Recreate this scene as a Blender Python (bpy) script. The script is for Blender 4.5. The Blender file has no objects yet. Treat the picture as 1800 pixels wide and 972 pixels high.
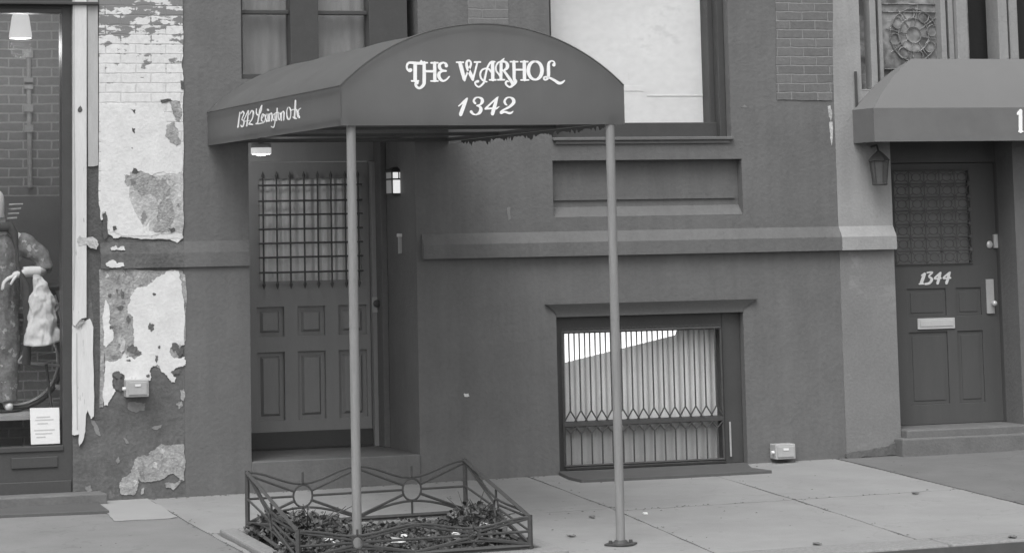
import bpy, bmesh, math, random
from mathutils import Vector, Matrix, noise
from mathutils.geometry import tessellate_polygon
R = math.radians
random.seed(7)
SC = bpy.context.scene
COL = SC.collection

# ------------------------------------------------------------------ camera
F, YAW, PITCH, ROLL = 4697.1, 0.312394, 0.114455, -0.01771
SX, SY = -184.55, -620.75
CAM = Vector((0, -18.4, 1.791))
fw = Vector((math.sin(YAW)*math.cos(PITCH), math.cos(YAW)*math.cos(PITCH), math.sin(PITCH)))
rt = Vector((math.cos(YAW), -math.sin(YAW), 0)); up = rt.cross(fw)
rt2 = rt*math.cos(ROLL)+up*math.sin(ROLL); up2 = -rt*math.sin(ROLL)+up*math.cos(ROLL)
cd = bpy.data.cameras.new('camera'); cam = bpy.data.objects.new('camera', cd); COL.objects.link(cam)
cd.sensor_width = 36; cd.lens = F*36/1800; cd.shift_x = -SX/1800; cd.shift_y = SY/1800
cd.clip_start = 0.5; cd.clip_end = 3000
m3 = Matrix((rt2, up2, -fw)).transposed()
cam.matrix_world = Matrix.Translation(CAM) @ m3.to_4x4()
SC.camera = cam
SC.render.resolution_x = 1024; SC.render.resolution_y = 552

# ------------------------------------------------------------------ light
SUN_EL, SUN_AZ = 58, -35          # azimuth of the sun measured from -Y towards -X
w = bpy.data.worlds.new('World'); SC.world = w; w.use_nodes = True
nt = w.node_tree; bg = nt.nodes['Background']
sky = nt.nodes.new('ShaderNodeTexSky'); sky.sky_type = 'NISHITA'; sky.sun_disc = False
sky.sun_elevation = R(SUN_EL); sky.dust_density = 4; sky.air_density = 1.0
bw = nt.nodes.new('ShaderNodeRGBToBW')
nt.links.new(sky.outputs[0], bw.inputs[0]); nt.links.new(bw.outputs[0], bg.inputs[0])
bg.inputs[1].default_value = 0.15
sd = Vector((math.sin(R(SUN_AZ))*math.cos(R(SUN_EL)), -math.cos(R(SUN_AZ))*math.cos(R(SUN_EL)), math.sin(R(SUN_EL))))
sky.sun_rotation = math.atan2(sd.x, sd.y)
sl = bpy.data.lights.new('sun', 'SUN'); sl.energy = 0.65; sl.angle = R(35); sl.color = (1, 1, 1)
so = bpy.data.objects.new('sun', sl); COL.objects.link(so); so.rotation_euler = (-sd).to_track_quat('-Z', 'Y').to_euler()
so.location = (0, -10, 12)
SC.view_settings.view_transform = 'Standard'; SC.view_settings.look = 'None'
SC.view_settings.gamma = 1; SC.view_settings.exposure = 0.72

# ------------------------------------------------------------------ helpers
def ray(px, py): return fw + rt2*((px-900-SX)/F) - up2*((py-486-SY)/F)
def W(px, py, Y=0.0):
    d = ray(px, py); return CAM + d*((Y-CAM.y)/d.y)
def WX(px, py, X):
    d = ray(px, py); return CAM + d*((X-CAM.x)/d.x)
def gz(x, y): return 0.010*(x-5.38)+0.03*y
def G(px, py, h=0.0):
    d = ray(px, py); t = (gz(CAM.x, CAM.y)+h-CAM.z)/(d.z-0.010*d.x-0.03*d.y)
    return CAM + d*t

def gm(name, v, rough=.8, var=.12, scale=6, bump=.15, bscale=60, spec=.3, blot=0, blotv=None, blots=3, metal=0, stretch=None, chips=0, chipv=.2, chips_s=22, gum=0, crack=0, streak=0):
    """grey procedural material: base value, soft mottling, fine grain and bump, optional worn blotches"""
    m = bpy.data.materials.new(name); m.use_nodes = True; n = m.node_tree.nodes; L = m.node_tree.links
    b = n['Principled BSDF']; b.inputs['Roughness'].default_value = rough
    b.inputs['Specular IOR Level'].default_value = spec; b.inputs['Metallic'].default_value = metal
    tc = n.new('ShaderNodeTexCoord'); mp = n.new('ShaderNodeMapping'); L.new(tc.outputs['Object'], mp.inputs[0])
    if stretch: mp.inputs['Scale'].default_value = stretch
    n1 = n.new('ShaderNodeTexNoise'); n1.inputs['Scale'].default_value = scale; n1.inputs['Detail'].default_value = 8; n1.inputs['Roughness'].default_value = .62
    n2 = n.new('ShaderNodeTexNoise'); n2.inputs['Scale'].default_value = bscale; n2.inputs['Detail'].default_value = 4
    L.new(mp.outputs[0], n1.inputs[0]); L.new(mp.outputs[0], n2.inputs[0])
    r = n.new('ShaderNodeMapRange'); r.inputs[1].default_value = .25; r.inputs[2].default_value = .75
    r.inputs[3].default_value = v*(1-var); r.inputs[4].default_value = v*(1+var); L.new(n1.outputs[0], r.inputs[0])
    r2 = n.new('ShaderNodeMapRange'); r2.inputs[1].default_value = .3; r2.inputs[2].default_value = .7
    r2.inputs[3].default_value = 1-var*.45; r2.inputs[4].default_value = 1+var*.45; L.new(n2.outputs[0], r2.inputs[0])
    mu = n.new('ShaderNodeMath'); mu.operation = 'MULTIPLY'; L.new(r.outputs[0], mu.inputs[0]); L.new(r2.outputs[0], mu.inputs[1])
    out = mu.outputs[0]
    if blot:
        n3 = n.new('ShaderNodeTexNoise'); n3.inputs['Scale'].default_value = blots; n3.inputs['Detail'].default_value = 9; n3.inputs['Roughness'].default_value = .7
        L.new(mp.outputs[0], n3.inputs[0])
        r3 = n.new('ShaderNodeMapRange'); r3.inputs[1].default_value = 1-blot; r3.inputs[2].default_value = 1-blot+.05
        L.new(n3.outputs[0], r3.inputs[0])
        mx = n.new('ShaderNodeMix'); L.new(r3.outputs[0], mx.inputs[0]); L.new(out, mx.inputs[2]); mx.inputs[3].default_value = blotv
        out = mx.outputs[0]
    def mul(o_, lo, hi, a, c):      # multiply the colour by a mapped mask
        q = n.new('ShaderNodeMapRange'); q.inputs[1].default_value = lo; q.inputs[2].default_value = hi; q.inputs[3].default_value = a; q.inputs[4].default_value = c
        L.new(o_, q.inputs[0]); k = n.new('ShaderNodeMath'); k.operation = 'MULTIPLY'; L.new(out, k.inputs[0]); L.new(q.outputs[0], k.inputs[1]); return k.outputs[0]
    if chips:
        n4 = n.new('ShaderNodeTexNoise'); n4.inputs['Scale'].default_value = chips_s; n4.inputs['Detail'].default_value = 6; n4.inputs['Roughness'].default_value = .55
        L.new(mp.outputs[0], n4.inputs[0]); r4 = n.new('ShaderNodeMapRange'); r4.inputs[1].default_value = 1-chips; r4.inputs[2].default_value = 1-chips+.015; L.new(n4.outputs[0], r4.inputs[0])
        mx = n.new('ShaderNodeMix'); L.new(r4.outputs[0], mx.inputs[0]); L.new(out, mx.inputs[2]); mx.inputs[3].default_value = chipv; out = mx.outputs[0]
    if gum:
        vo = n.new('ShaderNodeTexVoronoi'); vo.inputs['Scale'].default_value = 5.5; L.new(mp.outputs[0], vo.inputs[0]); out = mul(vo.outputs['Distance'], .045, .10, 1-gum, 1)
        vo = n.new('ShaderNodeTexVoronoi'); vo.inputs['Scale'].default_value = 17; L.new(mp.outputs[0], vo.inputs[0]); out = mul(vo.outputs['Distance'], .05, .12, 1-gum*.6, 1)
    if streak:
        m2 = n.new('ShaderNodeMapping'); m2.inputs['Scale'].default_value = (7, 7, .55); L.new(tc.outputs['Object'], m2.inputs[0])
        n5 = n.new('ShaderNodeTexNoise'); n5.inputs['Scale'].default_value = 1.6; n5.inputs['Detail'].default_value = 7; n5.inputs['Roughness'].default_value = .65; L.new(m2.outputs[0], n5.inputs[0]); out = mul(n5.outputs[0], .3, .72, 1+streak, 1-streak)
        n6 = n.new('ShaderNodeTexNoise'); n6.inputs['Scale'].default_value = .9; n6.inputs['Detail'].default_value = 5; L.new(tc.outputs['Object'], n6.inputs[0]); out = mul(n6.outputs[0], .3, .7, 1-streak, 1+streak)
    if crack:
        n7 = n.new('ShaderNodeTexNoise'); n7.inputs['Scale'].default_value = 2.5; n7.inputs['Detail'].default_value = 6; L.new(tc.outputs['Object'], n7.inputs[0])
        vm = n.new('ShaderNodeVectorMath'); vm.operation = 'MULTIPLY_ADD'; vm.inputs[1].default_value = (.8, .8, .8); L.new(n7.outputs['Color'], vm.inputs[0]); L.new(tc.outputs['Object'], vm.inputs[2])
        ve = n.new('ShaderNodeTexVoronoi'); ve.feature = 'DISTANCE_TO_EDGE'; ve.inputs['Scale'].default_value = .75; L.new(vm.outputs[0], ve.inputs[0]); out = mul(ve.outputs['Distance'], 0, .008, 1-crack, 1)
    L.new(out, b.inputs['Base Color'])
    if bump:
        bp = n.new('ShaderNodeBump'); bp.inputs['Strength'].default_value = bump; bp.inputs['Distance'].default_value = .01
        ad = n.new('ShaderNodeMath'); ad.operation = 'ADD'; L.new(n1.outputs[0], ad.inputs[0]); L.new(n2.outputs[0], ad.inputs[1])
        L.new(ad.outputs[0], bp.inputs['Height']); L.new(bp.outputs[0], b.inputs['Normal'])
    return m

def brickmat(name, v1, v2, mortar, bump=.5, peel=None, msize=.008):
    """bricks in the x-z plane; peel=(z_low, z_high, value) bares the brick more and more with height"""
    m = bpy.data.materials.new(name); m.use_nodes = True; n = m.node_tree.nodes; L = m.node_tree.links
    b = n['Principled BSDF']; b.inputs['Roughness'].default_value = .85
    tc = n.new('ShaderNodeTexCoord'); sp = n.new('ShaderNodeSeparateXYZ'); cb = n.new('ShaderNodeCombineXYZ')
    L.new(tc.outputs['Object'], sp.inputs[0]); L.new(sp.outputs[0], cb.inputs[0]); L.new(sp.outputs[2], cb.inputs[1])
    wn = n.new('ShaderNodeTexNoise'); wn.inputs['Scale'].default_value = 9; wn.inputs['Detail'].default_value = 5
    L.new(tc.outputs['Object'], wn.inputs[0])
    vm = n.new('ShaderNodeVectorMath'); vm.operation = 'MULTIPLY_ADD'; vm.inputs[1].default_value = (.018, .018, 0)
    L.new(wn.outputs['Color'], vm.inputs[0]); L.new(cb.outputs[0], vm.inputs[2])
    bt = n.new('ShaderNodeTexBrick'); L.new(vm.outputs[0], bt.inputs[0]); bt.inputs['Scale'].default_value = 1
    bt.inputs['Brick Width'].default_value = .215; bt.inputs['Row Height'].default_value = .068
    bt.inputs['Mortar Size'].default_value = msize; bt.inputs['Mortar Smooth'].default_value = .5
    bt.inputs['Color1'].default_value = (v1,)*3+(1,); bt.inputs['Color2'].default_value = (v2,)*3+(1,); bt.inputs['Mortar'].default_value = (mortar,)*3+(1,)
    n1 = n.new('ShaderNodeTexNoise'); n1.inputs['Scale'].default_value = 26; n1.inputs['Detail'].default_value = 8; n1.inputs['Roughness'].default_value = .7
    L.new(tc.outputs['Object'], n1.inputs[0])
    r = n.new('ShaderNodeMapRange'); r.inputs[1].default_value = .3; r.inputs[2].default_value = .7; r.inputs[3].default_value = .84; r.inputs[4].default_value = 1.12
    L.new(n1.outputs[0], r.inputs[0])
    mu = n.new('ShaderNodeMix'); mu.data_type = 'RGBA'; mu.blend_type = 'MULTIPLY'; mu.inputs[0].default_value = 1
    L.new(bt.outputs[0], mu.inputs[6]); L.new(r.outputs[0], mu.inputs[7]); out = mu.outputs[2]
    if peel:
        n3 = n.new('ShaderNodeTexNoise'); n3.inputs['Scale'].default_value = 11; n3.inputs['Detail'].default_value = 7; n3.inputs['Roughness'].default_value = .6
        mp = n.new('ShaderNodeMapping'); mp.inputs['Scale'].default_value = (.7, 1, 1.6)
        L.new(tc.outputs['Object'], mp.inputs[0]); L.new(mp.outputs[0], n3.inputs[0])
        z = n.new('ShaderNodeMapRange'); z.inputs[1].default_value = peel[0]; z.inputs[2].default_value = peel[1]; z.inputs[3].default_value = -.17; z.inputs[4].default_value = .14
        L.new(sp.outputs[2], z.inputs[0])
        a = n.new('ShaderNodeMath'); a.operation = 'ADD'; L.new(n3.outputs[0], a.inputs[0]); L.new(z.outputs[0], a.inputs[1])
        a2 = n.new('ShaderNodeMath'); a2.operation = 'MULTIPLY_ADD'; L.new(bt.outputs['Fac'], a2.inputs[0]); a2.inputs[1].default_value = .055; L.new(a.outputs[0], a2.inputs[2])
        s = n.new('ShaderNodeMapRange'); s.inputs[1].default_value = .555; s.inputs[2].default_value = .585
        L.new(a2.outputs[0], s.inputs[0])
        mx = n.new('ShaderNodeMix'); mx.data_type = 'RGBA'; L.new(s.outputs[0], mx.inputs[0]); L.new(out, mx.inputs[6]); mx.inputs[7].default_value = (peel[2],)*3+(1,)
        out = mx.outputs[2]
    L.new(out, b.inputs['Base Color'])
    bp = n.new('ShaderNodeBump'); bp.inputs['Strength'].default_value = bump; bp.inputs['Distance'].default_value = .012; bp.invert = True
    ad = n.new('ShaderNodeMath'); ad.operation = 'MULTIPLY_ADD'; L.new(n1.outputs[0], ad.inputs[0]); ad.inputs[1].default_value = -.6; L.new(bt.outputs['Fac'], ad.inputs[2])
    L.new(ad.outputs[0], bp.inputs['Height']); L.new(bp.outputs[0], b.inputs['Normal'])
    return m

def translucent(m, f, v):
    n = m.node_tree.nodes; L = m.node_tree.links; o = n['Material Output']; t = n.new('ShaderNodeBsdfTranslucent'); t.inputs[0].default_value = (v, v, v, 1)
    mx = n.new('ShaderNodeMixShader'); mx.inputs[0].default_value = f; L.new(n['Principled BSDF'].outputs[0], mx.inputs[1]); L.new(t.outputs[0], mx.inputs[2]); L.new(mx.outputs[0], o.inputs[0])
    return m
def glassmat(name='window_glass', refl=.09):
    m = bpy.data.materials.new(name); m.use_nodes = True; n = m.node_tree.nodes; L = m.node_tree.links
    n.remove(n['Principled BSDF']); o = n['Material Output']
    t = n.new('ShaderNodeBsdfTransparent'); t.inputs[0].default_value = (.985, .985, .985, 1)
    g = n.new('ShaderNodeBsdfGlossy'); g.inputs['Roughness'].default_value = .03
    fr = n.new('ShaderNodeLayerWeight'); fr.inputs[0].default_value = .5
    pw = n.new('ShaderNodeMath'); pw.operation = 'POWER'; pw.inputs[1].default_value = 5; L.new(fr.outputs['Facing'], pw.inputs[0])
    mu = n.new('ShaderNodeMath'); mu.operation = 'MULTIPLY_ADD'; mu.inputs[1].default_value = .8; mu.inputs[2].default_value = refl/2
    L.new(pw.outputs[0], mu.inputs[0])
    no = n.new('ShaderNodeTexNoise'); no.inputs['Scale'].default_value = 2; bp = n.new('ShaderNodeBump'); bp.inputs['Strength'].default_value = .05
    L.new(no.outputs[0], bp.inputs['Height']); L.new(bp.outputs[0], g.inputs['Normal'])
    mx = n.new('ShaderNodeMixShader'); L.new(mu.outputs[0], mx.inputs[0]); L.new(t.outputs[0], mx.inputs[1]); L.new(g.outputs[0], mx.inputs[2])
    L.new(mx.outputs[0], o.inputs[0]); return m

def lampmat(name, v, e):
    m = bpy.data.materials.new(name); m.use_nodes = True; b = m.node_tree.nodes['Principled BSDF']
    b.inputs['Base Color'].default_value = (v, v, v, 1); b.inputs['Emission Color'].default_value = (1, 1, 1, 1); b.inputs['Emission Strength'].default_value = e
    b.inputs['Roughness'].default_value = .4
    return m

class MB:
    def __init__(s): s.v = []; s.f = []
    def face(s, pts):
        b = len(s.v); s.v += [Vector(p) for p in pts]; s.f.append(tuple(range(b, b+len(pts))))
    def hexa(s, p):     # 8 points: bottom 4 ccw, top 4 ccw
        b = len(s.v); s.v += [Vector(q) for q in p]
        for q in ((0, 3, 2, 1), (4, 5, 6, 7), (0, 1, 5, 4), (1, 2, 6, 5), (2, 3, 7, 6), (3, 0, 4, 7)): s.f.append(tuple(b+i for i in q))
    def box(s, x0, x1, y0, y1, z0, z1):
        s.hexa([(x0, y0, z0), (x1, y0, z0), (x1, y1, z0), (x0, y1, z0), (x0, y0, z1), (x1, y0, z1), (x1, y1, z1), (x0, y1, z1)])
    def tube(s, pts, r, n=8, close=False, cap=True):
        pts = [Vector(p) for p in pts]; k = len(pts); b = len(s.v)
        rs = r if isinstance(r, (list, tuple)) else [r]*k
        ref = None
        for i, p in enumerate(pts):
            if close: t = pts[(i+1) % k]-pts[i-1]
            else: t = pts[min(i+1, k-1)]-pts[max(i-1, 0)]
            t = t.normalized() if t.length > 1e-9 else Vector((0, 0, 1))
            if ref is None:
                a = Vector((0, 0, 1)) if abs(t.z) < .9 else Vector((1, 0, 0)); ref = (a-t*a.dot(t)).normalized()
            else:
                q = ref-t*ref.dot(t); ref = q.normalized() if q.length > 1e-6 else ref
            e = t.cross(ref)
            for j in range(n):
                an = 2*math.pi*j/n; s.v.append(p+(ref*math.cos(an)+e*math.sin(an))*rs[i])
        for i in range(k if close else k-1):
            i2 = (i+1) % k
            for j in range(n):
                j2 = (j+1) % n; s.f.append((b+i*n+j, b+i*n+j2, b+i2*n+j2, b+i2*n+j))
        if cap and not close:
            s.f.append(tuple(b+j for j in range(n))[::-1]); s.f.append(tuple(b+(k-1)*n+j for j in range(n)))
    def bar(s, a, b_, w_, d=None):      # square bar
        s.tube([a, b_], w_*.7071, 4)
    def lathe(s, prof, c, n=24, axis='z'):
        b = len(s.v); c = Vector(c)
        for r, z in prof:
            for j in range(n):
                an = 2*math.pi*(j+.5)/n; a1, a2 = r*math.cos(an), r*math.sin(an)
                s.v.append(c+(Vector((a1, a2, z)) if axis == 'z' else Vector((a1, z, a2)) if axis == 'y' else Vector((z, a1, a2))))
        for i in range(len(prof)-1):
            for j in range(n):
                j2 = (j+1) % n; s.f.append((b+i*n+j, b+i*n+j2, b+(i+1)*n+j2, b+(i+1)*n+j))
        s.f.append(tuple(b+j for j in range(n))[::-1]); s.f.append(tuple(b+(len(prof)-1)*n+j for j in range(n)))
    def poly(s, front, off):           # prism: 3-D outline, extruded by offset vector
        front = [Vector(p) for p in front]; off = Vector(off); b = len(s.v); k = len(front)
        s.v += front+[p+off for p in front]
        for t in tessellate_polygon([front]):
            s.f.append((b+t[0], b+t[1], b+t[2])); s.f.append((b+k+t[2], b+k+t[1], b+k+t[0]))
        for i in range(k):
            j = (i+1) % k; s.f.append((b+i, b+j, b+k+j, b+k+i))
    def ellipsoid(s, c, rx, ry, rz, n=16, m_=10, amp=0, sc=3):
        b = len(s.v); c = Vector(c)
        for i in range(1, m_):
            ph = math.pi*i/m_
            for j in range(n):
                an = 2*math.pi*j/n
                d = Vector((math.sin(ph)*math.cos(an), math.sin(ph)*math.sin(an), math.cos(ph)))
                k = 1+amp*noise.noise(d*sc+c*7); s.v.append(c+Vector((d.x*rx*k, d.y*ry*k, d.z*rz*k)))
        s.v += [c+Vector((0, 0, rz)), c-Vector((0, 0, rz))]; T = len(s.v)-2
        for i in range(m_-2):
            for j in range(n):
                j2 = (j+1) % n; s.f.append((b+i*n+j, b+(i+1)*n+j, b+(i+1)*n+j2, b+i*n+j2))
        for j in range(n):
            j2 = (j+1) % n; s.f.append((T, b+j, b+j2)); s.f.append((T+1, b+(m_-2)*n+j2, b+(m_-2)*n+j))
    def build(s, name, mat, parent=None, smooth=False, bevel=0, origin=None, fix=True):
        me = bpy.data.meshes.new(name)
        if parent is not None: org = Vector(parent['_o'])
        elif origin is not None: org = Vector(origin)
        else:
            xs = [v.x for v in s.v]; ys = [v.y for v in s.v]; zs = [v.z for v in s.v]
            org = Vector(((min(xs)+max(xs))/2, (min(ys)+max(ys))/2, min(zs)))
        me.from_pydata([v-org for v in s.v], [], s.f); me.materials.append(mat)
        if fix:
            bm = bmesh.new(); bm.from_mesh(me); bmesh.ops.remove_doubles(bm, verts=bm.verts, dist=1e-5)
            bmesh.ops.recalc_face_normals(bm, faces=bm.faces); bm.to_mesh(me); bm.free()
        if smooth:
            me.polygons.foreach_set('use_smooth', [True]*len(me.polygons))
            try: me.set_sharp_from_angle(angle=R(40))
            except Exception: pass
        o = bpy.data.objects.new(name, me); COL.objects.link(o)
        if parent is not None: o.parent = parent; o['_o'] = list(org)
        else: o.location = org; o['_o'] = list(org)
        if bevel:
            md = o.modifiers.new('bevel', 'BEVEL'); md.width = bevel; md.segments = 2; md.limit_method = 'ANGLE'; md.angle_limit = R(40)
        return o

def thing(name, label, cat, loc, group=None):
    o = bpy.data.objects.new(name, None); COL.objects.link(o); o.location = loc; o['_o'] = list(loc); o.empty_display_size = .1
    return tag(o, label, cat, group)
def tag(o, label, cat, group=None, kind=None):
    if label: o['label'] = label
    if cat: o['category'] = cat
    if group: o['group'] = group
    if kind: o['kind'] = kind
    return o
def struct(mb, name, mat, **k):
    o = mb.build(name, mat, **k); o['kind'] = 'structure'; return o

def jag(pts, amp, depth=3, closed=True, seed=1):
    """roughen an outline of 2-D points by repeated midpoint displacement"""
    rnd = random.Random(seed); p = [Vector((a, b)) for a, b in pts]
    for d in range(depth):
        q = []
        for i in range(len(p)):
            a = p[i]; b = p[(i+1) % len(p)]; q.append(a); L = (b-a).length
            nn = Vector((-(b-a).y, (b-a).x)); nn = nn/L if L > 1e-6 else nn
            q.append((a+b)/2+nn*rnd.uniform(-1, 1)*min(amp, L*.22))
        p = q; amp *= .6
    return [(v.x, v.y) for v in p]

def patch(name, px, Y, th, mat, parent, amp=3, seed=1, depth=3):
    """thin flake of paint or render on a wall plane whose front lies at Y"""
    mb = MB(); pts = jag(px, amp, depth, seed=seed)
    mb.poly([W(a, b, Y) for a, b in pts], (0, th, 0)); return mb.build(name, mat, parent)

def wallgrid(mb, x0, x1, z0, z1, Y, th, holes):
    xs = sorted({x0, x1, *[h[0] for h in holes], *[h[1] for h in holes]}); zs = sorted({z0, z1, *[h[2] for h in holes], *[h[3] for h in holes]})
    xs = [x for x in xs if x0 <= x <= x1]; zs = [z for z in zs if z0 <= z <= z1]
    nx, nz = len(xs)-1, len(zs)-1
    def hole(i, j):
        if i < 0 or j < 0 or i >= nx or j >= nz: return True
        cx, cz = (xs[i]+xs[i+1])/2, (zs[j]+zs[j+1])/2
        return any(h[0] < cx < h[1] and h[2] < cz < h[3] for h in holes)
    for i in range(nx):
        for j in range(nz):
            if hole(i, j): continue
            a, b, c, d = xs[i], xs[i+1], zs[j], zs[j+1]
            mb.face([(a, Y, c), (b, Y, c), (b, Y, d), (a, Y, d)]); mb.face([(a, Y+th, c), (a, Y+th, d), (b, Y+th, d), (b, Y+th, c)])
            if hole(i-1, j): mb.face([(a, Y, c), (a, Y, d), (a, Y+th, d), (a, Y+th, c)])
            if hole(i+1, j): mb.face([(b, Y, c), (b, Y+th, c), (b, Y+th, d), (b, Y, d)])
            if hole(i, j-1): mb.face([(a, Y, c), (a, Y+th, c), (b, Y+th, c), (b, Y, c)])
            if hole(i, j+1): mb.face([(a, Y, d), (b, Y, d), (b, Y+th, d), (a, Y+th, d)])

def catmull(p, n=7):
    out = []
    for i in range(len(p)-1):
        p0, p1, p2, p3 = p[max(i-1, 0)], p[i], p[i+1], p[min(i+2, len(p)-1)]
        for k in range(n):
            t = k/n
            out.append(tuple(.5*((2*b)+(-a+c)*t+(2*a-5*b+4*c-d)*t*t+(-a+3*b-3*c+d)*t**3) for a, b, c, d in zip(p0, p1, p2, p3)))
    out.append(tuple(p[-1])); return out

def strokes(mb, S, ox, oy, sc, to3, thick, wmul=1.0):
    """ribbons of varying width: each stroke a list of (x, y, width) in drawing units"""
    for q, s in enumerate(S):
        p = catmull([tuple(map(float, a)) for a in s]) if len(s) > 2 else [tuple(map(float, a)) for a in s]
        l, r_ = [], []
        for i, (x, y, wd) in enumerate(p):
            a = p[max(i-1, 0)]; b = p[min(i+1, len(p)-1)]; tx, ty = b[0]-a[0], b[1]-a[1]; L = math.hypot(tx, ty) or 1
            h = max(wd, 6)*wmul/2; nx, ny = -ty/L*h, tx/L*h
            l.append((x+nx, y+ny)); r_.append((x-nx, y-ny))
        off = Vector(thick)*(1+.05*(q % 7))
        c = lambda u: to3(ox+u[0]/sc, oy+u[1]/sc)
        for i in range(len(p)-1):
            A = [c(l[i]), c(l[i+1]), c(r_[i+1]), c(r_[i])]
            mb.face([a+off for a in A])
            mb.face([A[0], A[0]+off, A[1]+off, A[1]]); mb.face([A[3], A[2], A[2]+off, A[3]+off])
        for e in (0, -1):              # rounded ends
            x, y, wd = p[e]; h = max(wd, 6)*wmul/2
            mb.face([c((x+h*math.cos(t*math.pi/5), y+h*math.sin(t*math.pi/5)))+off*1.02 for t in range(10)])

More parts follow.
